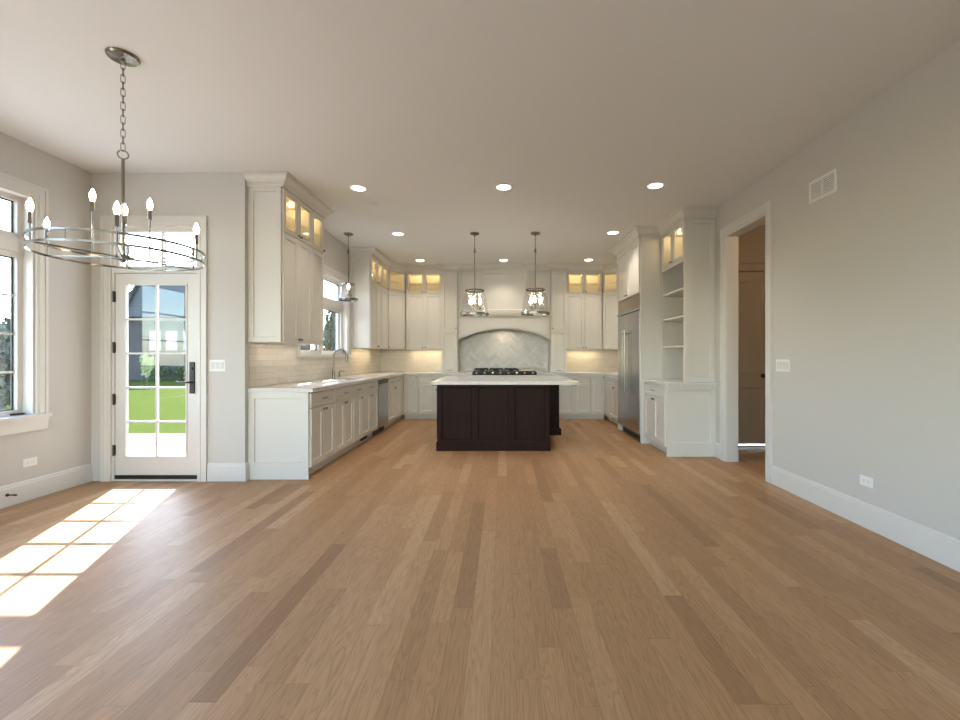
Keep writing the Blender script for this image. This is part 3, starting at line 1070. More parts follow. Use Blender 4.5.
diagonal('angled corner wall cabinet with lit glass top in the right back corner', (2.035, 9.0), (2.295, 8.745), [(XR - 0.002, 8.745), (XR - 0.002, YB - 0.002), (2.035, YB - 0.002)])

def tower(label, x0, x1):
    w = x1 - x0
    r = thing('tower_cabinet', label, 'cabinet', (x0, 8.872, 0), 0, 'counter towers beside the hood')
    link('carcass', bx(0.001, w - 0.001, 0, YB - 8.874, 0.921, Z_TOP), 'cab', r)
    door_part(r, 0.004, w - 0.004, 1.765, Z_TOP - 0.01, ((w - 0.03) if x0 < 0 else 0.03, 1.80), fw=0.05)
    dr = door_part(r, 0.004, w - 0.004, 0.925, 1.757, None, fw=0.05)
    link('pull', pull_bm(w / 2, 0.965, -0.02, 0.10), 'hard', dr, True)
    return r
tower('narrow painted tower cabinet standing on the counter left of the range hood', -1.203, -0.885)
tower('narrow painted tower cabinet standing on the counter right of the range hood', 0.974, 1.293)

# range hood
hood = thing('range_hood', 'painted panelled range hood cover with an arched valance over the rangetop', 'range hood', (0.0445, 8.93, 0))
HW = 0.928
bm = bx(-HW, HW, 0.012, YB - 8.932, 2.10, Z_TOP)
link('body', bm, 'cab', hood)
cx0, cx1 = -0.467 - 0.0445, 0.537 - 0.0445
cb = link('centre_panel', panel(B(), cx1 - cx0, Z_TOP - 2.125, T(cx0, 0.011, 2.115), 0.085, 0.060, ft=0.05, fb=0.06, rec=0.016, sl=0.012), 'cab', hood)
for a, b in ((-HW + 0.004, cx0 - 0.003), (cx1 + 0.003, HW - 0.004)):
    link('side_panel', panel(B(), b - a, Z_TOP - 2.125, T(a, 0.0115, 2.115), 0.06, 0.014, ft=0.05, rec=0.008), 'cab', hood)
bm = B()
prof = [(0.0, 2.025), (0.012, 2.025), (0.016, 2.04), (0.03, 2.055), (0.034, 2.085), (0.045, 2.09), (0.045, 2.108), (0.0, 2.108)]
sweep(bm, [(-HW, 0.0), (HW, 0.0)], prof, -1)
link('shelf_moulding', bm, 'cab', hood)
def arch_z(x, off=0.0):
    rise, half = 0.222, HW
    rad = (half * half + rise * rise) / (2 * rise)
    return 1.571 + math.sqrt(rad * rad - x * x) - (rad - rise) + off
def arch_plate(xa, xb, y0, y1, ztop, off, n=40):
    bm = B()
    xs = [xa + (xb - xa) * k / n for k in range(n + 1)]
    F = [[bm.verts.new((x, y, z)) for x in xs for z in (arch_z(x, off), ztop)] for y in (y0, y1)]
    for k in range(n):
        a = 2 * k
        for f in F:
            bm.faces.new((f[a], f[a + 2], f[a + 3], f[a + 1]))
        for j in (0, 1):
            bm.faces.new((F[0][a + j], F[0][a + 2 + j], F[1][a + 2 + j], F[1][a + j]))
    for a in (0, 2 * n):
        bm.faces.new((F[0][a], F[0][a + 1], F[1][a + 1], F[1][a]))
    return bm
link('valance', arch_plate(-HW, HW, 0.0, 0.025, 2.026, 0.0), 'cab', hood)
for a, b in ((-HW + 0.03, -0.004), (0.004, HW - 0.03)):
    link('valance_panel', arch_plate(a, b, -0.014, 0.001, 1.985, 0.035, 24), 'cab', hood)
link('liner', bx(-HW + 0.003, HW - 0.003, 0.03, YB - 8.935, 1.90, 2.09), 'steel', hood)
for x in (0.0,):
    link('lamp_puck', cyl(B(), (x, 0.2, 1.899), (x, 0.2, 1.888), 0.03, 16), 'puck', hood, True)
    s = lamp('hood_lamp', 'SPOT', (x, 0.2, 1.885), 8.0, (1.0, 0.85, 0.62), hood, spot_size=R(140), spot_blend=0.8, shadow_soft_size=0.03)

# backsplashes
bm = B()
t = 0.008
for y0, y1, z0, z1 in ((4.497, 5.528, 0.921, 1.384), (5.528, 7.477, 0.921, W2[2] - 0.036), (7.477, YB - 0.0005, 0.921, 1.384)):
    box(bm, XK + 0.0005, XK + t, y0, y1, z0, z1)
o = link('tile_backsplash', bm, 'tile_y')
tag(o, 'glazed cream tile backsplash along the sink counter wall', 'backsplash')
o = link('tile_backsplash', bx(XK + t + 0.001, -1.206, YB - t, YB - 0.0005, 0.921, 1.384), 'tile_x')
tag(o, 'glazed cream tile backsplash on the back wall left of the hood tower', 'backsplash')
o = link('tile_backsplash', bx(1.296, XR - 0.001, YB - t, YB - 0.0005, 0.921, 1.384), 'tile_x')
tag(o, 'glazed cream tile backsplash on the back wall right of the hood tower', 'backsplash')
# herringbone niche
hb = thing('herringbone_backsplash', 'grey herringbone tile backsplash in the arched niche over the rangetop', 'backsplash', (0.0445, YB, 0))
link('grout', bx(-HW, HW, -0.004, -0.001, 0.921, 1.90), 'grout', hb)
bm = B()
LT, WTL, g = 0.20, 0.05, 0.001
ca = math.sqrt(0.5)
def tile(cx_, cz_, horiz):
    a, b = (LT / 2 - g, WTL / 2 - g) if horiz else (WTL / 2 - g, LT / 2 - g)
    q = [(cx_ - a, cz_ - b), (cx_ + a, cz_ - b), (cx_ + a, cz_ + b), (cx_ - a, cz_ + b)]
    q = [((x - z) * ca, (x + z) * ca) for x, z in q]
    q = [(x + 0.0, z + 1.35) for x, z in q]
    if min(x for x, z in q) > HW or max(x for x, z in q) < -HW or min(z for x, z in q) > 1.9 or max(z for x, z in q) < 0.92:
        return
    tl = random.uniform(-0.0012, 0.0012), random.uniform(-0.0012, 0.0012)
    f = [bm.verts.new((x, -0.009 + (tl[0] if i in (0, 1) else -tl[0]) + (tl[1] if i in (1, 2) else -tl[1]), z)) for i, (x, z) in enumerate(q)]
    k = [bm.verts.new((x, -0.004, z)) for x, z in q]
    bm.faces.new(f)
    for i in range(4):
        bm.faces.new((f[i], f[(i + 1) % 4], k[(i + 1) % 4], k[i]))
for i in range(-45, 45):
    for j in range(-13, 14):
        x = i * WTL + j * 2 * LT * 0 + j * LT * 1.0 * 2
        z = i * WTL
        # horizontal then vertical board of one herringbone step
        tile(x + LT / 2, z + WTL / 2, True)
        tile(x + LT + WTL / 2, z + WTL - LT / 2 + 0.0, False)
for co, no in (((-HW, 0, 0), (-1, 0, 0)), ((HW, 0, 0), (1, 0, 0)), ((0, 0, 0.9215), (0, 0, -1)), ((0, 0, 1.899), (0, 0, 1))):
    bmesh.ops.bisect_plane(bm, geom=bm.verts[:] + bm.edges[:] + bm.faces[:], plane_co=co, plane_no=no, clear_outer=True)
link('tiles', bm, 'herring', hb)

# worktops
SX0, SX1, SY0, SY1 = -2.42, -2.02, 6.16, 6.90
bm = B()
xf = -1.905
for a, b, c, d in ((XK + 0.001, xf, 4.475, SY0), (XK + 0.001, SX0, SY0, SY1), (SX1, xf, SY0, SY1), (XK + 0.001, xf, SY1, YB - 0.001), (xf, -0.578, 8.69, YB - 0.001)):
    box(bm, a, b, c, d, 0.880, 0.920)
bmesh.ops.remove_doubles(bm, verts=bm.verts[:], dist=0.0001)
o = link('worktop', bm, 'quartz')
tag(o, 'white quartz worktop running along the sink wall and round to the rangetop', 'worktop')
bm = B()
box(bm, 0.678, XR - 0.001, 8.69, YB - 0.001, 0.880, 0.920)
box(bm, 1.995, XR - 0.001, 7.605, 8.69, 0.880, 0.920)
o = link('worktop', bm, 'quartz')
tag(o, 'white quartz worktop right of the rangetop, turning toward the refrigerator', 'worktop')
sink = thing('sink', 'stainless undermount sink bowl let into the counter below the window', 'sink', ((SX0 + SX1) / 2, (SY0 + SY1) / 2, 0))
bm = B()
a, b = (SX1 - SX0) / 2 + 0.004, (SY1 - SY0) / 2 + 0.004
for x0, x1, y0, y1, z0, z1 in ((-a, a, -b, b, 0.69, 0.695), (-a - 0.004, -a, -b, b, 0.69, 0.878), (a, a + 0.004, -b, b, 0.69, 0.878), (-a, a, -b - 0.004, -b, 0.69, 0.878), (-a, a, b, b + 0.004, 0.69, 0.878)):
    box(bm, x0, x1, y0, y1, z0, z1)
link('bowl', bm, 'steel', sink)
link('drain', cyl(B(), (0, 0, 0.6955), (0, 0, 0.699), 0.045, 20), 'hard', sink, True)

fa = thing('faucet', 'tall gooseneck pull-down kitchen faucet standing behind the sink', 'faucet', (-2.475, 6.54, 0.92))
bm = lathe(B(), (0, 0, 0.0005), (0, 0, 1), [(0, 0), (0.03, 0), (0.03, 0.008), (0.024, 0.014), (0.022, 0.10), (0.015, 0.115), (0, 0.116)], 18)
link('body', bm, 'nickel', fa, True)
pts = [(0, 0, 0.11), (0, 0, 0.33)]
for k in range(1, 15):
    an = PI * k / 16
    pts.append((0.095 - 0.095 * math.cos(an), 0, 0.33 + 0.095 * math.sin(an)))
link('gooseneck', tube(B(), pts, 0.0145, 12), 'hard', fa, True)
e = pts[-1]
link('spray_head', cyl(B(), e, (e[0] + 0.012, 0, e[2] - 0.13), 0.0175, 14, 0.020), 'hard', fa, True)
link('lever', tube(B(), [(0.0, -0.02, 0.06), (0.0, -0.05, 0.068), (0.01, -0.075, 0.11), (0.012, -0.085, 0.13)], 0.007, 8), 'nickel', fa, True)
so = thing('soap_dispenser', 'short metal soap pump beside the gooseneck faucet', 'soap dispenser', (-2.47, 6.76, 0.92))
link('body', lathe(B(), (0, 0, 0.0005), (0, 0, 1), [(0, 0), (0.022, 0), (0.022, 0.006), (0.013, 0.012), (0.012, 0.07), (0.009, 0.075), (0.009, 0.10), (0, 0.10)], 14), 'nickel', so, True)
link('spout', tube(B(), [(0, 0, 0.095), (0.03, 0, 0.10), (0.06, 0, 0.098), (0.075, 0, 0.088)], 0.006, 8), 'nickel', so, True)

# rangetop
rg = thing('rangetop', 'stainless professional gas rangetop with black grates and a griddle', 'rangetop', (0.05, 8.66, 0))
RW = 0.625
link('body', bx(-RW, RW, 0.0, 0.66, 0.881, 0.945, 0.004), 'hard', rg)
link('front_rail', bx(-RW, RW, -0.03, -0.0005, 0.885, 0.948, 0.008), 'iron', rg)  # dark reflection on the steel rail put into a dark material
link('back_guard', bx(-RW, RW, 0.63, 0.67, 0.946, 0.975), 'steel', rg)
link('cook_surface', bx(-RW + 0.02, RW - 0.02, 0.03, 0.62, 0.9455, 0.955), 'black', rg)
for i in range(3):
    x0 = -RW + 0.03 + i * 0.295
    bm = B()
    z0, z1 = 0.985, 1.003
    for k in range(4):
        x = x0 + 0.012 + k * 0.082
        box(bm, x - 0.008, x + 0.008, 0.04, 0.60, z0, z1)
    for y in (0.046, 0.18, 0.32, 0.46, 0.594):
        box(bm, x0 + 0.004, x0 + 0.266, y - 0.008, y + 0.008, z0 - 0.004, z1 - 0.001)
    for xx in (x0 + 0.012, x0 + 0.258):
        for y in (0.046, 0.594):
            box(bm, xx - 0.008, xx + 0.008, y - 0.008, y + 0.008, 0.9555, z0)
    link('grate', bm, 'iron', rg)
    for y in (0.18, 0.46):
        link('burner', lathe(B(), (x0 + 0.135, y, 0.9555), (0, 0, 1), [(0, 0), (0.055, 0), (0.055, 0.012), (0.035, 0.018), (0.035, 0.024), (0, 0.026)], 20), 'iron', rg, True)
gd = link('griddle', bx(RW - 0.33, RW - 0.03, 0.035, 0.61, 0.956, 0.992, 0.006), 'griddle_reflect', rg)
gd['label'] = 'polished griddle plate'
for k in range(8):
    x = -RW + 0.08 + k * (2 * RW - 0.16) / 7
    kn = link('knob', lathe(B(), (x, -0.0305, 0.918), (0, -1, 0), [(0, 0), (0.022, 0), (0.022, 0.006), (0.017, 0.01), (0.016, 0.034), (0.012, 0.038), (0, 0.038)], 16), 'hard', rg, True)

# ------------------------------------------------------------------ island
isl = thing('kitchen_island', 'dark espresso kitchen island base with panelled end facing the room', 'kitchen island', (0, 5.85, 0))
IX0, IX1 = -0.852, 0.624
link('body', bx(IX0, IX1, 0.018, 1.88, 0.0, 0.869), 'espresso', isl)
link('rear_body', bx(IX1 + 0.0005, 0.905, 1.19, 1.88, 0.0, 0.869), 'espresso', isl)
pw = (IX1 - IX0 - 0.03) / 3
for k in range(3):
    link('end_panel', panel(B(), pw, 0.745, T(IX0 + 0.015 + k * pw, 0.018, 0.124), 0.040, 0.018, ft=0.035, fb=0.02, rec=0.014, sl=0.014), 'espresso', isl)
for x in (IX0, IX1 - 0.015):
    link('corner_post', bx(x, x + 0.015, -0.002, 0.0178, 0.124, 0.869), 'espresso', isl)
sk = [(0, 0.001), (0.012, 0.001), (0.012, 0.112), (0.004, 0.124), (0, 0.124)]
link('plinth', sweep(B(), [(IX0, 1.86), (IX0, 0.0), (IX1, 0.0), (IX1, 1.188)], sk, 1 if False else -1), 'espresso', isl)
link('leg_plinth', sweep(B(), [(IX1 + 0.014, 1.19), (0.905, 1.19), (0.905, 1.86)], [(0, 0.001), (0.03, 0.001), (0.03, 0.10), (0.006, 0.11), (0, 0.11)], -1), 'espresso', isl)
for k in range(3):
    a = 0.10 + k * 0.58
    d_ = link('door', panel(B(), 0.56, 0.70, T(IX0, a + 0.56, 0.14, -PI / 2), 0.06, 0.02), 'espresso', isl)
    link('knob', lathe(B(), (IX0 - 0.02, a + 0.06, 0.79), (-1, 0, 0), [(0, 0), (0.006, 0), (0.006, 0.012), (0.015, 0.017), (0.015, 0.024), (0, 0.028)], 12), 'hard', d_, True)
    if k < 2:
        link('side_panel', panel(B(), 0.56, 0.70, T(IX1, a, 0.14, PI / 2), 0.06, 0.014), 'espresso', isl)
o = link('island_worktop', bx(-0.925, 1.005, 5.81, 7.80, 0.870, 0.912, 0.003), 'quartz')
tag(o, 'large white quartz slab on the dark island, overhanging on the right', 'worktop')

# ------------------------------------------------------------------ refrigerator wall
fs = thing('refrigerator_surround', 'painted tall surround and upper cabinet built around the refrigerator', 'cabinet', (1.975, 7.60, 0), rzR)
FD = XR - 1.975 - 0.002
link('side_panel', bx(1.24, 1.268, -0.0, FD, 0.0, Z_TOP), 'cab', fs)
link('side_panel', bx(0.0, 0.028, 0.0, FD, 0.0, Z_TOP), 'cab', fs)
link('carcass', bx(0.029, 1.239, 0.0, FD, 2.150, Z_TOP), 'cab', fs)
for k in range(2):
    a, b = 0.029 + 0.605 * k, 0.029 + 0.605 * (k + 1)
    door_part(fs, a, b, 2.155, Z_TOP - 0.005, (b - 0.03 if k == 0 else a + 0.03, 2.19), fw=0.06)
fr = thing('refrigerator', 'built-in stainless steel side-by-side refrigerator with long bar handles', 'refrigerator', (1.985, 7.57, 0), rzR)
link('body', bx(0.003, 1.207, 0.03, 0.64, 0.10, 2.146), 'slot', fr)
link('toe_plate', bx(0.003, 1.207, 0.07, 0.62, 0.002, 0.098), 'black', fr)
link('foot', cyl(B(), (0.05, 0.045, 0.0), (0.05, 0.045, 0.10), 0.02, 12), 'plastic', fr, True)
seam = 0.56
for a, b, hx in ((0.006, seam - 0.003, seam - 0.06), (seam + 0.003, 1.204, seam + 0.06)):
    dr = link('door', bx(a, b, -0.018, 0.028, 0.115, 1.905, 0.005), 'steel', fr)
    bm = cyl(B(), (hx, -0.075, 0.655), (hx, -0.075, 1.65), 0.011, 14)
    for z in (0.70, 1.60):
        cyl(bm, (hx, -0.018, z), (hx, -0.075, z), 0.009, 10)
    link('handle', bm, 'nickel', dr, True)
bm = bx(0.006, 1.204, -0.012, 0.028, 1.945, 2.14, 0.003)
gr = link('grille', bm, 'grille', fr)
gr['label'] = 'plain steel vent grille'
link('grille_lip', bx(0.004, 1.206, -0.034, 0.0, 1.912, 1.942, 0.004), 'steel', fr)

# hutch beside the refrigerator
base_unit('painted hutch base cabinet between the refrigerator and the doorway, panelled end', (2.04, 6.328, 0), rzR, 0.808, 1, 2, 0.604, end=1)
o = link('worktop', bx(2.005, XR - 0.001, 5.478, 6.329, 0.880, 0.920, 0.002), 'quartz')
tag(o, 'short white quartz worktop under the open shelves of the hutch', 'worktop')
hu = thing('open_shelf_hutch', 'tall open-shelved hutch with lit glass doors on top beside the doorway', 'bookcase', (2.282, 6.328, 0), rzR)
hw, hd = 0.808, XR - 2.282 - 0.002
bm = B()
t = 0.02
box(bm, 0.001, hw - 0.001, hd - 0.012, hd, 0.921, Z_TOP)
box(bm, 0.001, t, 0.0, hd - 0.012, 0.921, Z_TOP)
box(bm, hw - t, hw - 0.019, 0.0, hd - 0.012, 0.921, Z_TOP)
box(bm, t, hw - t, 0.0, hd - 0.012, Z_TOP - t, Z_TOP)
box(bm, t, hw - t, 0.0, hd - 0.012, 2.432, 2.455)
link('carcass', bm, 'cab', hu)
bm = B()
box(bm, 0.001, 0.035, -0.018, -0.0005, 0.921, 2.46)
box(bm, hw - 0.035, hw - 0.001, -0.018, -0.0005, 0.921, 2.46)
box(bm, 0.035, hw - 0.035, -0.018, -0.0005, 2.43, 2.46)
link('face_frame', bm, 'cab', hu)
for z in (1.37, 1.753, 2.10):
    link('shelf', bx(t + 0.001, hw - t - 0.001, -0.002, hd - 0.013, z - 0.012, z + 0.012), 'cab', hu)
link('end_panel', panel(B(), hd, Z_TOP - 0.923, T(hw - 0.018, 0.0, 0.921, PI / 2), 0.06, 0.018), 'cab', hu)
for k in range(2):
    a, b = 0.003 + 0.401 * k, 0.003 + 0.401 * (k + 1)
    door_part(hu, a, b, 2.463, Z_TOP - 0.005, (b - 0.028 if k == 0 else a + 0.028, 2.495), True, 0.044, 'glazed_door')
for x in (0.2, 0.6):
    link('lamp_puck', cyl(B(), (x, 0.16, Z_TOP - 0.0205), (x, 0.16, Z_TOP - 0.03), 0.028, 16), 'puck', hu, True)
    lamp('cabinet_lamp', 'POINT', (x, 0.16, Z_TOP - 0.042), CAB_W, (1.0, 0.74, 0.36), hu, shadow_soft_size=0.008)

# crown mouldings
trim(sweep(B(), [(XK, 4.482), (-2.206, 4.482), (-2.206, 5.517), (XK, 5.517)], CROWN, -1), 'cab')
trim(sweep(B(), [(XK, 7.502), (-2.206, 7.502), (-2.206, 8.634), (-1.945, 8.999), (-1.205, 8.999), (-1.205, 8.851), (-0.883, 8.851), (-0.883, 8.899), (0.972, 8.899), (0.972, 8.851), (1.295, 8.851), (1.295, 8.999), (2.035, 8.999), (2.295, 8.74), (2.295, 7.602), (1.954, 7.602), (1.954, 6.330), (2.262, 6.330), (2.262, 5.501), (XR, 5.501)], CROWN, -1), 'cab')

# ------------------------------------------------------------------ ceiling fixtures
def dup(root, loc, label, group=None):
    r = root.copy(); C.objects.link(r); r.location = loc; r['label'] = label
    if group: r['group'] = group
    for ch in list(root.children):
        c = ch.copy(); C.objects.link(c); c.parent = r
        for gch in list(ch.children):
            d = gch.copy(); C.objects.link(d); d.parent = c
    return r

def recessed(label, x, y, w=SPOT_W):
    r = thing('recessed_light', label, 'ceiling light', (x, y, H), 0, 'recessed ceiling lights')
    link('trim_ring', lathe(B(), (0, 0, 0), (0, 0, -1), [(0.096, 0.0005), (0.096, 0.006), (0.077, 0.008), (0.074, 0.002), (0.074, 0.0005)], 32), 'plastic', r, True)
    link('lens', cyl(B(), (0, 0, -0.0005), (0, 0, -0.004), 0.0735, 28), 'lens', r)
    s = lamp('downlight', 'SPOT', (0, 0, -0.012), w, (1.0, 0.90, 0.76), r, spot_size=R(115), spot_blend=0.8, shadow_soft_size=0.07)
    return r
r0 = recessed('nearest row of kitchen downlights, the left one in front of the near wall cabinet', -1.56, 4.83)
dup(r0, (0.02, 4.80, H), 'nearest row of kitchen downlights, the middle one before the island pendants')
dup(r0, (1.64, 4.76, H), 'nearest row of kitchen downlights, the right one nearest the doorway')
dup(r0, (-1.55, 6.63, H), 'downlight between the sink pendant and the left island pendant')
dup(r0, (1.64, 6.57, H), 'downlight in front of the refrigerator cabinet')
dup(r0, (-1.56, 8.47, H), 'farthest row of kitchen downlights, over the left back corner cabinets')
dup(r0, (0.03, 8.44, H), 'farthest row of kitchen downlights, the one in front of the range hood')
dup(r0, (1.64, 8.42, H), 'farthest row of kitchen downlights, over the right back corner cabinets')
for k, (x, y) in enumerate(((-2.0, -1.2), (0.3, -1.2), (2.0, -1.2), (-2.0, -3.2), (0.3, -3.2), (2.0, -3.2))):  # unseen rear downlights, added to brighten the interior
    r = dup(r0, (x, y, H), 'unseen downlight added in the rear half of the room to brighten it')
for x, y, lab in ((-1.54, 5.34, 'faint small round cover plate on the ceiling left of the middle downlight'), (1.67, 5.34, 'faint small round cover plate on the ceiling near the right downlight')):
    o = link('ceiling_cover', lathe(B(), (x, y, H), (0, 0, -1), [(0, 0.0065), (0.04, 0.0065), (0.045, 0.004), (0.045, 0.0003), (0, 0.0003)], 24), 'ceil', None, True)
    tag(o, lab, 'cover plate', 'ceiling cover plates')

# chandelier
CX, CY = -2.308, 2.71
ch = thing('chandelier', 'large nickel ring chandelier with lit candle bulbs, hanging on a chain', 'chandelier', (CX, CY, 0))
link('canopy', lathe(B(), (0, 0, H), (0, 0, -1), [(0, 0.0005), (0.082, 0.0005), (0.084, 0.008), (0.076, 0.018), (0.03, 0.026), (0.012, 0.028), (0.010, 0.040), (0, 0.040)], 36), 'nickel', ch, True)
z = H - 0.036
zl0 = 2.475
nl = 13
pitch = (z - zl0 - 0.02) / nl
link_me = None
for k in range(nl):
    zc = z - pitch * (k + 0.5)
    if link_me is None:
        pts = []
        a, b = 0.0105, pitch / 2 + 0.002 - 0.0105 + 0.0035
        for i in range(20):
            an = 2 * PI * i / 20
            pts.append((a * math.cos(an), 0, (b if math.sin(an) >= 0 else -b) * (1 if abs(math.sin(an)) > 1e-6 else 0) + a * math.sin(an)))
        o = link('chain_link', tube(B(), pts, 0.0024, 6, True), 'nickel', ch, True)
        link_me = o
    else:
        o = link_me.copy(); C.objects.link(o); o.parent = ch
    o.location = (0, 0, zc)
    o.rotation_euler = (0, 0, PI / 2 * (k % 2) + 0.5)
pts = [(0.026 * math.cos(2 * PI * i / 24), 0, zl0 - 0.006 + 0.026 * math.sin(2 * PI * i / 24)) for i in range(24)]
lo = link('loop', tube(B(), pts, 0.0042, 8, True), 'nickel', ch, True)
lo.rotation_euler = (0, 0, 0.6)
ZL, ZU, RR = 1.843, 1.902, 0.415
link('stem', cyl(B(), (0, 0, ZL - 0.01), (0, 0, zl0 - 0.030), 0.0085, 14), 'nickel', ch, True)
link('hub', lathe(B(), (0, 0, ZL - 0.03), (0, 0, 1), [(0, 0), (0.012, 0.0), (0.016, 0.012), (0.034, 0.016), (0.034, 0.044), (0.014, 0.05), (0.012, 0.075), (0, 0.075)], 24), 'nickel', ch, True)
for nm, z in (('lower_ring', ZL), ('upper_ring', ZU)):
    link(nm, band(B(), (0, 0), RR - 0.004, RR + 0.004, z - 0.006, z + 0.006, 96), 'nickel', ch, True)
def candle(x, y, z0, ztop):
    """sleeve from z0, bulb tip at ztop"""
    zb = ztop - 0.078
    bm = cyl(B(), (x, y, z0), (x, y, zb - 0.062), 0.0052, 10)
    lathe(bm, (x, y, zb - 0.062), (0, 0, 1), [(0, 0), (0.011, 0), (0.011, 0.002), (0.0095, 0.004), (0.0095, 0.060), (0, 0.060)], 14)
    c = link('candle', bm, 'nickel', ch, True)
    b = link('bulb', lathe(B(), (x, y, zb - 0.004), (0, 0, 1), [(0, 0), (0.008, 0.001), (0.012, 0.012), (0.0145, 0.030), (0.0135, 0.044), (0.008, 0.060), (0.003, 0.072), (0, 0.076)], 14), 'bulb', c, True)
    b['label'] = 'lit candle bulb'
for k in range(6):
    an = R(7 + 60 * k)
    ux, uy = math.cos(an), math.sin(an)
    bm = B()
    mx = Matrix.Rotation(an, 4, 'Z')
    box(bm, 0.032, RR - 0.004, -0.004, 0.004, ZL - 0.004, ZL + 0.004, mx)
    link('spoke', bm, 'nickel', ch)
    candle(ux * (RR), uy * (RR), ZL + 0.006, ZL + 0.235)
    bm = B()
    if k % 2 == 0:
        candle(ux * 0.15, uy * 0.15, ZL + 0.004, ZL + 0.375)
for k in range(6):
    an = R(37 + 60 * k)
    link('spacer', cyl(B(), (RR * math.cos(an), RR * math.sin(an), ZL + 0.006), (RR * math.cos(an), RR * math.sin(an), ZU - 0.006), 0.003, 8), 'nickel', ch, True)

# pendants
def pendant(label, x, y, zt, zb, rt, rb, nb=3):
    p = thing('pendant_light', label, 'pendant light', (x, y, 0), 0, 'glass pendant lights')
    link('canopy', lathe(B(), (0, 0, H), (0, 0, -1), [(0, 0.0005), (0.068, 0.0005), (0.068, 0.016), (0.060, 0.022), (0.014, 0.024), (0.010, 0.05), (0, 0.05)], 28), 'nickel', p, True)
    zk = 2.80
    link('rod', cyl(B(), (0, 0, zb + 0.06), (0, 0, H - 0.045), 0.0058, 10), 'nickel', p, True)
    link('swivel', lathe(B(), (0, 0, zk - 0.03), (0, 0, 1), [(0, 0), (0.012, 0.002), (0.019, 0.018), (0.019, 0.036), (0.010, 0.046), (0.012, 0.075), (0, 0.08)], 14), 'nickel', p, True)
    link('top_ring', band(B(), (0, 0), rt - 0.006, rt + 0.004, zt - 0.010, zt + 0.010, 48), 'nickel', p, True)
    link('bottom_band', band(B(), (0, 0), rb - 0.004, rb + 0.005, zb - 0.014, zb + 0.016, 56), 'nickel', p, True)
    bm = B()
    for k in range(3):
        an = R(20 + 120 * k)
        cyl(bm, (0, 0, zt), ((rt - 0.006) * math.cos(an), (rt - 0.006) * math.sin(an), zt), 0.004, 8)
        cyl(bm, (0, 0, zb + 0.07), (0.40 * rb * math.cos(an), 0.40 * rb * math.sin(an), zb + 0.07), 0.004, 8)
    link('arms', bm, 'nickel', p, True)
    g = lathe(B(), (0, 0, 0), (0, 0, 1), [(rt - 0.008, zt - 0.005), (rt + (rb - rt) * 0.34, zt - (zt - zb) * 0.25), (rt + (rb - rt) * 0.62, zt - (zt - zb) * 0.6), (rb - 0.008, zb + 0.003)], 56)
    s = link('glass_shade', g, 'shade', p, True)
    for k in range(nb):
        an = R(20 + 360 * k / nb)
        rr_ = 0.40 * rb if nb > 1 else 0.0
        cx_, cy_ = rr_ * math.cos(an), rr_ * math.sin(an)
        z0 = zb + 0.07
        bm = cyl(B(), (cx_, cy_, z0), (cx_, cy_, z0 + 0.085), 0.0115, 12)
        c = link('candle', bm, 'nickel', p, True)
        link('bulb', lathe(B(), (cx_, cy_, z0 + 0.082), (0, 0, 1), [(0, 0), (0.008, 0.001), (0.012, 0.014), (0.0165, 0.032), (0.015, 0.050), (0.009, 0.072), (0.004, 0.092), (0, 0.098)], 14), 'candle', c, True)
    return p
pendant('left one of the two glass pendants over the island', -0.405, 6.60, 2.215, 1.865, 0.138, 0.208)
pendant('right one of the two glass pendants over the island', 0.492, 6.58, 2.225, 1.875, 0.138, 0.208)
pendant('smaller glass pendant over the sink, in front of the window', -2.285, 6.62, 2.315, 2.085, 0.085, 0.135, 1)

# ------------------------------------------------------------------ small wall fixtures
def plate(label, name, cat, loc, rz, gangs, horiz=False):
    r = thing(name, label, cat, loc, rz)
    w, h = 0.070 + 0.046 * (gangs - 1), 0.115
    if horiz:
        w, h = 0.115, 0.072
    link('cover', bx(-w / 2, w / 2, -0.006, -0.0005, -h / 2, h / 2, 0.0015), 'plastic', r)
    if name == 'light_switch':
        for k in range(gangs):
            x = (k - (gangs - 1) / 2) * 0.046
            link('rocker', bx(x - 0.0165, x + 0.0165, -0.009, -0.006, -0.033, 0.033, 0.001), 'trim', r)
    else:
        for s in (-1, 1):
            x = 0.021 * s
            f = link('receptacle', bx(x - 0.014, x + 0.014, -0.0075, -0.006, -0.016, 0.016, 0.001), 'plastic', r)
            bm = B()
            for zz in (-0.006, 0.006):
                box(bm, x - 0.005, x + 0.005, -0.0078, -0.0075, zz - 0.0012, zz + 0.0012)
            link('slots', bm, 'slot', f)
    return r
plate('white three-gang light switch plate beside the patio door', 'light_switch', 'light switch', (-2.83, YN, 1.150), 0, 3)
plate('white four-gang light switch plate on the right wall beside the doorway', 'light_switch', 'light switch', (XR, 4.185, 1.155), -PI / 2, 4)
plate('white outlet low on the right wall above the baseboard', 'wall_outlet', 'outlet', (XR, 3.225, 0.335), -PI / 2, 1, True)
plate('white outlet low on the left wall under the window', 'wall_outlet', 'outlet', (XL, 3.855, 0.325), PI / 2, 1, True)
st = thing('door_stop', 'small black spring door stop on the left baseboard', 'door stop', (XL + 0.018, 3.66, 0.10))
link('base', cyl(B(), (0.0003, 0, 0), (0.008, 0, 0), 0.012, 14), 'black', st, True)
hel = [(0.008 + 0.055 * k / 60, 0.005 * math.cos(k * 0.9), 0.005 * math.sin(k * 0.9)) for k in range(61)]
link('spring', tube(B(), hel, 0.0017, 6), 'black', st, True)
link('tip', cyl(B(), (0.062, 0, 0), (0.078, 0, 0), 0.0075, 12), 'black', st, True)

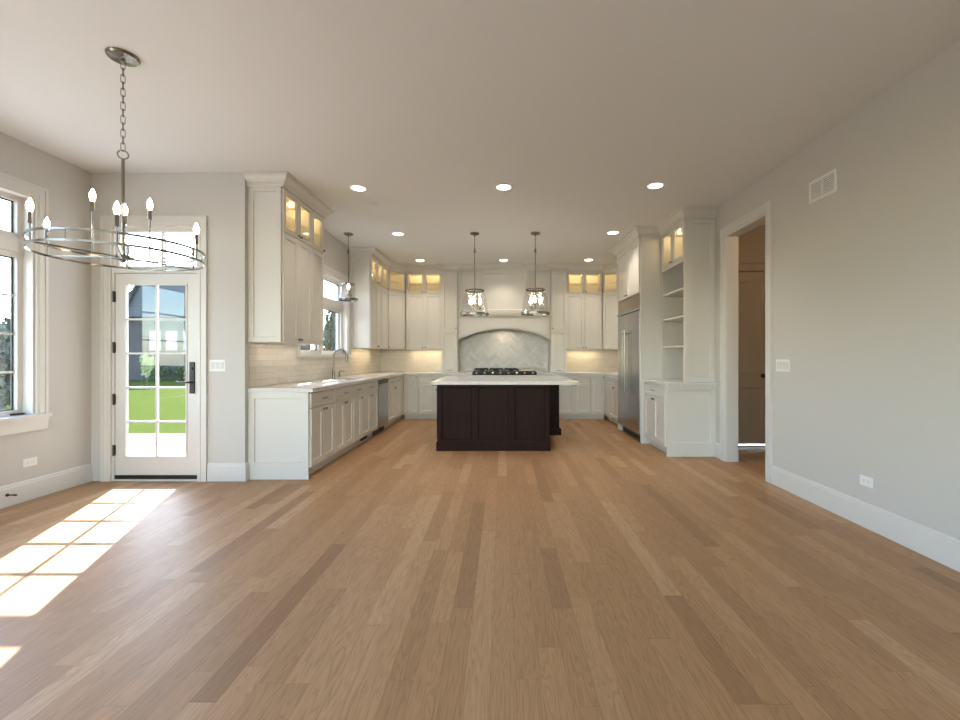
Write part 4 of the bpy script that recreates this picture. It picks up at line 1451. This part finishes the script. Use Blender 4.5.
vt = thing('air_vent', 'white wall register with two louvred sections high on the right wall', 'vent', (XR, 3.665, 2.635), -PI / 2)
bm = B()
w, h = 0.155, 0.092
for a, b, c, d in ((-w, -w + 0.024, -h, h), (w - 0.024, w, -h, h), (-w + 0.024, w - 0.024, -h, -h + 0.022), (-w + 0.024, w - 0.024, h - 0.022, h), (-0.009, 0.009, -h + 0.022, h - 0.022)):
    box(bm, a, b, -0.010, -0.0005, c, d)
link('frame', bm, 'plastic', vt)
link('backing', bx(-w + 0.02, w - 0.02, -0.0022, -0.0008, -h + 0.02, h - 0.02), 'slot', vt)
for s in (-1, 1):
    bm = B()
    for k in range(9):
        z = -h + 0.030 + k * 0.0155
        xa, xb = (-w + 0.026, -0.012) if s < 0 else (0.012, w - 0.026)
        box(bm, xa, xb, -0.0075, -0.0025, z - 0.0055, z + 0.0045)
    link('louvres', bm, 'plastic', vt)

# lamp added out of view to light the hall warmly
hl = thing('hall_fill_light', 'unseen ceiling lamp added to warm the hall beyond the doorway', 'ceiling light', (3.55, 4.35, H))
link('dome', lathe(B(), (0, 0, 0), (0, 0, -1), [(0, 0.0005), (0.14, 0.0005), (0.14, 0.03), (0.10, 0.08), (0, 0.10)], 24), 'plastic', hl, True)
lamp('hall_fill', 'POINT', (0, 0, -0.25), 7.0, (1.0, 0.66, 0.34), hl, shadow_soft_size=0.1)

# ------------------------------------------------------------------ outdoors
GZ = -0.15
o = struct('lawn', bx(-120, 120, -60, 140, GZ - 0.3, GZ - 0.03), 'grass')
o = struct('patio', slab([(-9.5, YN + 0.175), (-2.765, YN + 0.175), (-2.765, 8.05), (-9.5, 8.05)], GZ - 0.031, GZ), 'paver')
o = struct('bounce_paving_side', slab([(-9.5, -12), (XL - WT - 0.005, -12), (XL - WT - 0.005, YN + WT), (-9.5, YN + WT)], GZ - 0.031, GZ), 'bounce_paving')  # unseen pale paving added to bounce sunlight onto the ceiling
o = struct('bounce_paving_rear', slab([(XL - WT, -12), (6.5, -12), (6.5, YR - WT - 0.005), (XL - WT, YR - WT - 0.005)], GZ - 0.031, GZ), 'bounce_paving')  # added outside the rear glazing, out of view, to reflect light indoors

nh = thing('neighbor_house', 'grey brick house with steep gables across the lawn beyond the patio door', 'house', (0, 0, GZ))
HY0, HY1, HXa, HXb, EV = 27.0, 34.0, -25.4, -14.6, 3.75
link('walls', bx(HXa, HXb, HY0, HY1, -0.02, EV), 'brick', nh)
bm = B()
ov = 0.35
a0, a1, b0, b1 = HXa - ov, HXb + ov, HY0 - ov, HY1 + ov
rz_ = 7.4
q = [bm.verts.new(p) for p in ((a0, b0, EV), (a1, b0, EV), (a1, b1, EV), (a0, b1, EV), (a0 + 3.6, (b0 + b1) / 2, rz_), (a1 - 3.6, (b0 + b1) / 2, rz_))]
for f in ((0, 1, 5, 4), (1, 2, 5), (2, 3, 4, 5), (3, 0, 4), (3, 2, 1, 0)):
    bm.faces.new([q[i] for i in f])
link('roof', bm, 'shingle', nh)
def gable(xa, xb, top, run):
    """clipped gable: steep sides up to a short level ridge"""
    outline = ((xa, EV), (xb, EV), (xb - run, top), (xa + run, top))
    bm = B()
    f = [bm.verts.new((x, HY0 - 0.25, z)) for x, z in outline]
    k = [bm.verts.new((x, HY0 + 4.0, z)) for x, z in outline]
    bm.faces.new(f); bm.faces.new(k[::-1])
    for i in range(4):
        bm.faces.new((f[i], f[(i + 1) % 4], k[(i + 1) % 4], k[i]))
    g_ = link('gable', bm, 'gable', nh)
    bm = B()
    path = [(xa - 0.15, EV - 0.3), (xa + run, top), (xb - run, top), (xb + 0.15, EV - 0.3)]
    lo = [[bm.verts.new((x, y, z)) for x, z in path] for y in (HY0 - 0.5, HY0 + 4.0)]
    hi = [[bm.verts.new((x + dx, y, z + 0.12)) for (x, z), dx in zip(path, (-0.14, -0.05, 0.05, 0.14))] for y in (HY0 - 0.5, HY0 + 4.0)]
    for i in range(3):
        for L_ in (lo, hi):
            bm.faces.new((L_[0][i], L_[0][i + 1], L_[1][i + 1], L_[1][i]))
        for y in (0, 1):
            bm.faces.new((lo[y][i], lo[y][i + 1], hi[y][i + 1], hi[y][i]))
    for i in (0, 3):
        bm.faces.new((lo[0][i], lo[1][i], hi[1][i], hi[0][i]))
    link('gable_roof', bm, 'shingle', g_)
gable(-22.75, -17.0, 6.35, 1.35)
for x in (-21.0, -20.0, -18.95, -15.5):
    f_ = link('window', bx(x - 0.36, x + 0.36, HY0 - 0.06, HY0 - 0.005, 1.75, 2.95), 'fartrim', nh)
    link('pane', bx(x - 0.29, x + 0.29, HY0 - 0.075, HY0 - 0.061, 1.82, 2.88), 'farglass', f_)

def leafy(name, label, cat, loc, rx, ry, rz2, n, size, mat, trunk_h, seed, group=None):
    rnd = random.Random(seed)
    r = thing(name, label, cat, loc, 0, group)
    bm = B()
    lobes = [(rnd.uniform(-.45, .45) * rx, rnd.uniform(-.45, .45) * ry, rnd.uniform(-.4, .45) * rz2, rnd.uniform(.45, .7)) for _ in range(9)]
    zc = trunk_h + rz2
    for k in range(n):
        l = rnd.choice(lobes)
        d = Vector((rnd.gauss(0, 1), rnd.gauss(0, 1), rnd.gauss(0, 1))).normalized() * (rnd.random() ** 0.35) * l[3]
        c = Vector((l[0] + d.x * rx, l[1] + d.y * ry, zc + l[2] + d.z * rz2))
        if c.z < 0.03: continue
        u = Vector((rnd.gauss(0, 1), rnd.gauss(0, 1), rnd.gauss(0, 1))).normalized()
        v = u.orthogonal().normalized()
        s = size * rnd.uniform(.6, 1.3)
        vs = [bm.verts.new(c + u * s), bm.verts.new(c + v * s * .45), bm.verts.new(c - u * s), bm.verts.new(c - v * s * .45)]
        bm.faces.new(vs)
    link('foliage', bm, mat, r)
    link('trunk', cyl(B(), (0, 0, -0.02), (0, 0, trunk_h + rz2), max(0.02, rx * 0.05), 10, max(0.01, rx * 0.02)), 'bark', r, True)
    return r
GL = GZ - 0.03
leafy('young_tree', 'slim young tree with pale leaves standing on the lawn', 'tree', (-16.75, 21.0, GL), 0.30, 0.30, 0.58, 1100, 0.05, 'paleleaf', 0.45, 3)
for k, (x, y, s) in enumerate(((-20.1, 26.2, 0.6), (-18.6, 26.2, 0.55))):
    leafy('foundation_shrub', ('low dark shrub under the middle window of the neighbor house', 'low dark shrub at the right along the neighbor house wall')[k], 'shrub', (x, y, GL), s, s * .7, s * .8, 1300, 0.09, 'leaf', 0.0, 20 + k, 'foundation shrubs')
for k, (x, y) in enumerate(((-10.7, 9.9), (-13.3, 11.6), (-15.9, 13.6), (-12.0, 7.3))):
    leafy('garden_bush', ('bushy dark green shrub just outside the left window', 'dark green shrub behind the nearest garden bush', 'farthest dark green shrub seen through the left window', 'dark green shrub at the near end of the garden border')[k], 'shrub', (x, y, GL), 1.15, 1.1, 1.12, 5200, 0.10, 'leaf', 0.0, 40 + k, 'garden bushes')
leafy('evergreen_tree', 'broad dark evergreen seen through the sink window', 'tree', (-9.7, 27.0, GL), 1.15, 1.15, 2.5, 7000, 0.13, 'leaf', 0.3, 77)
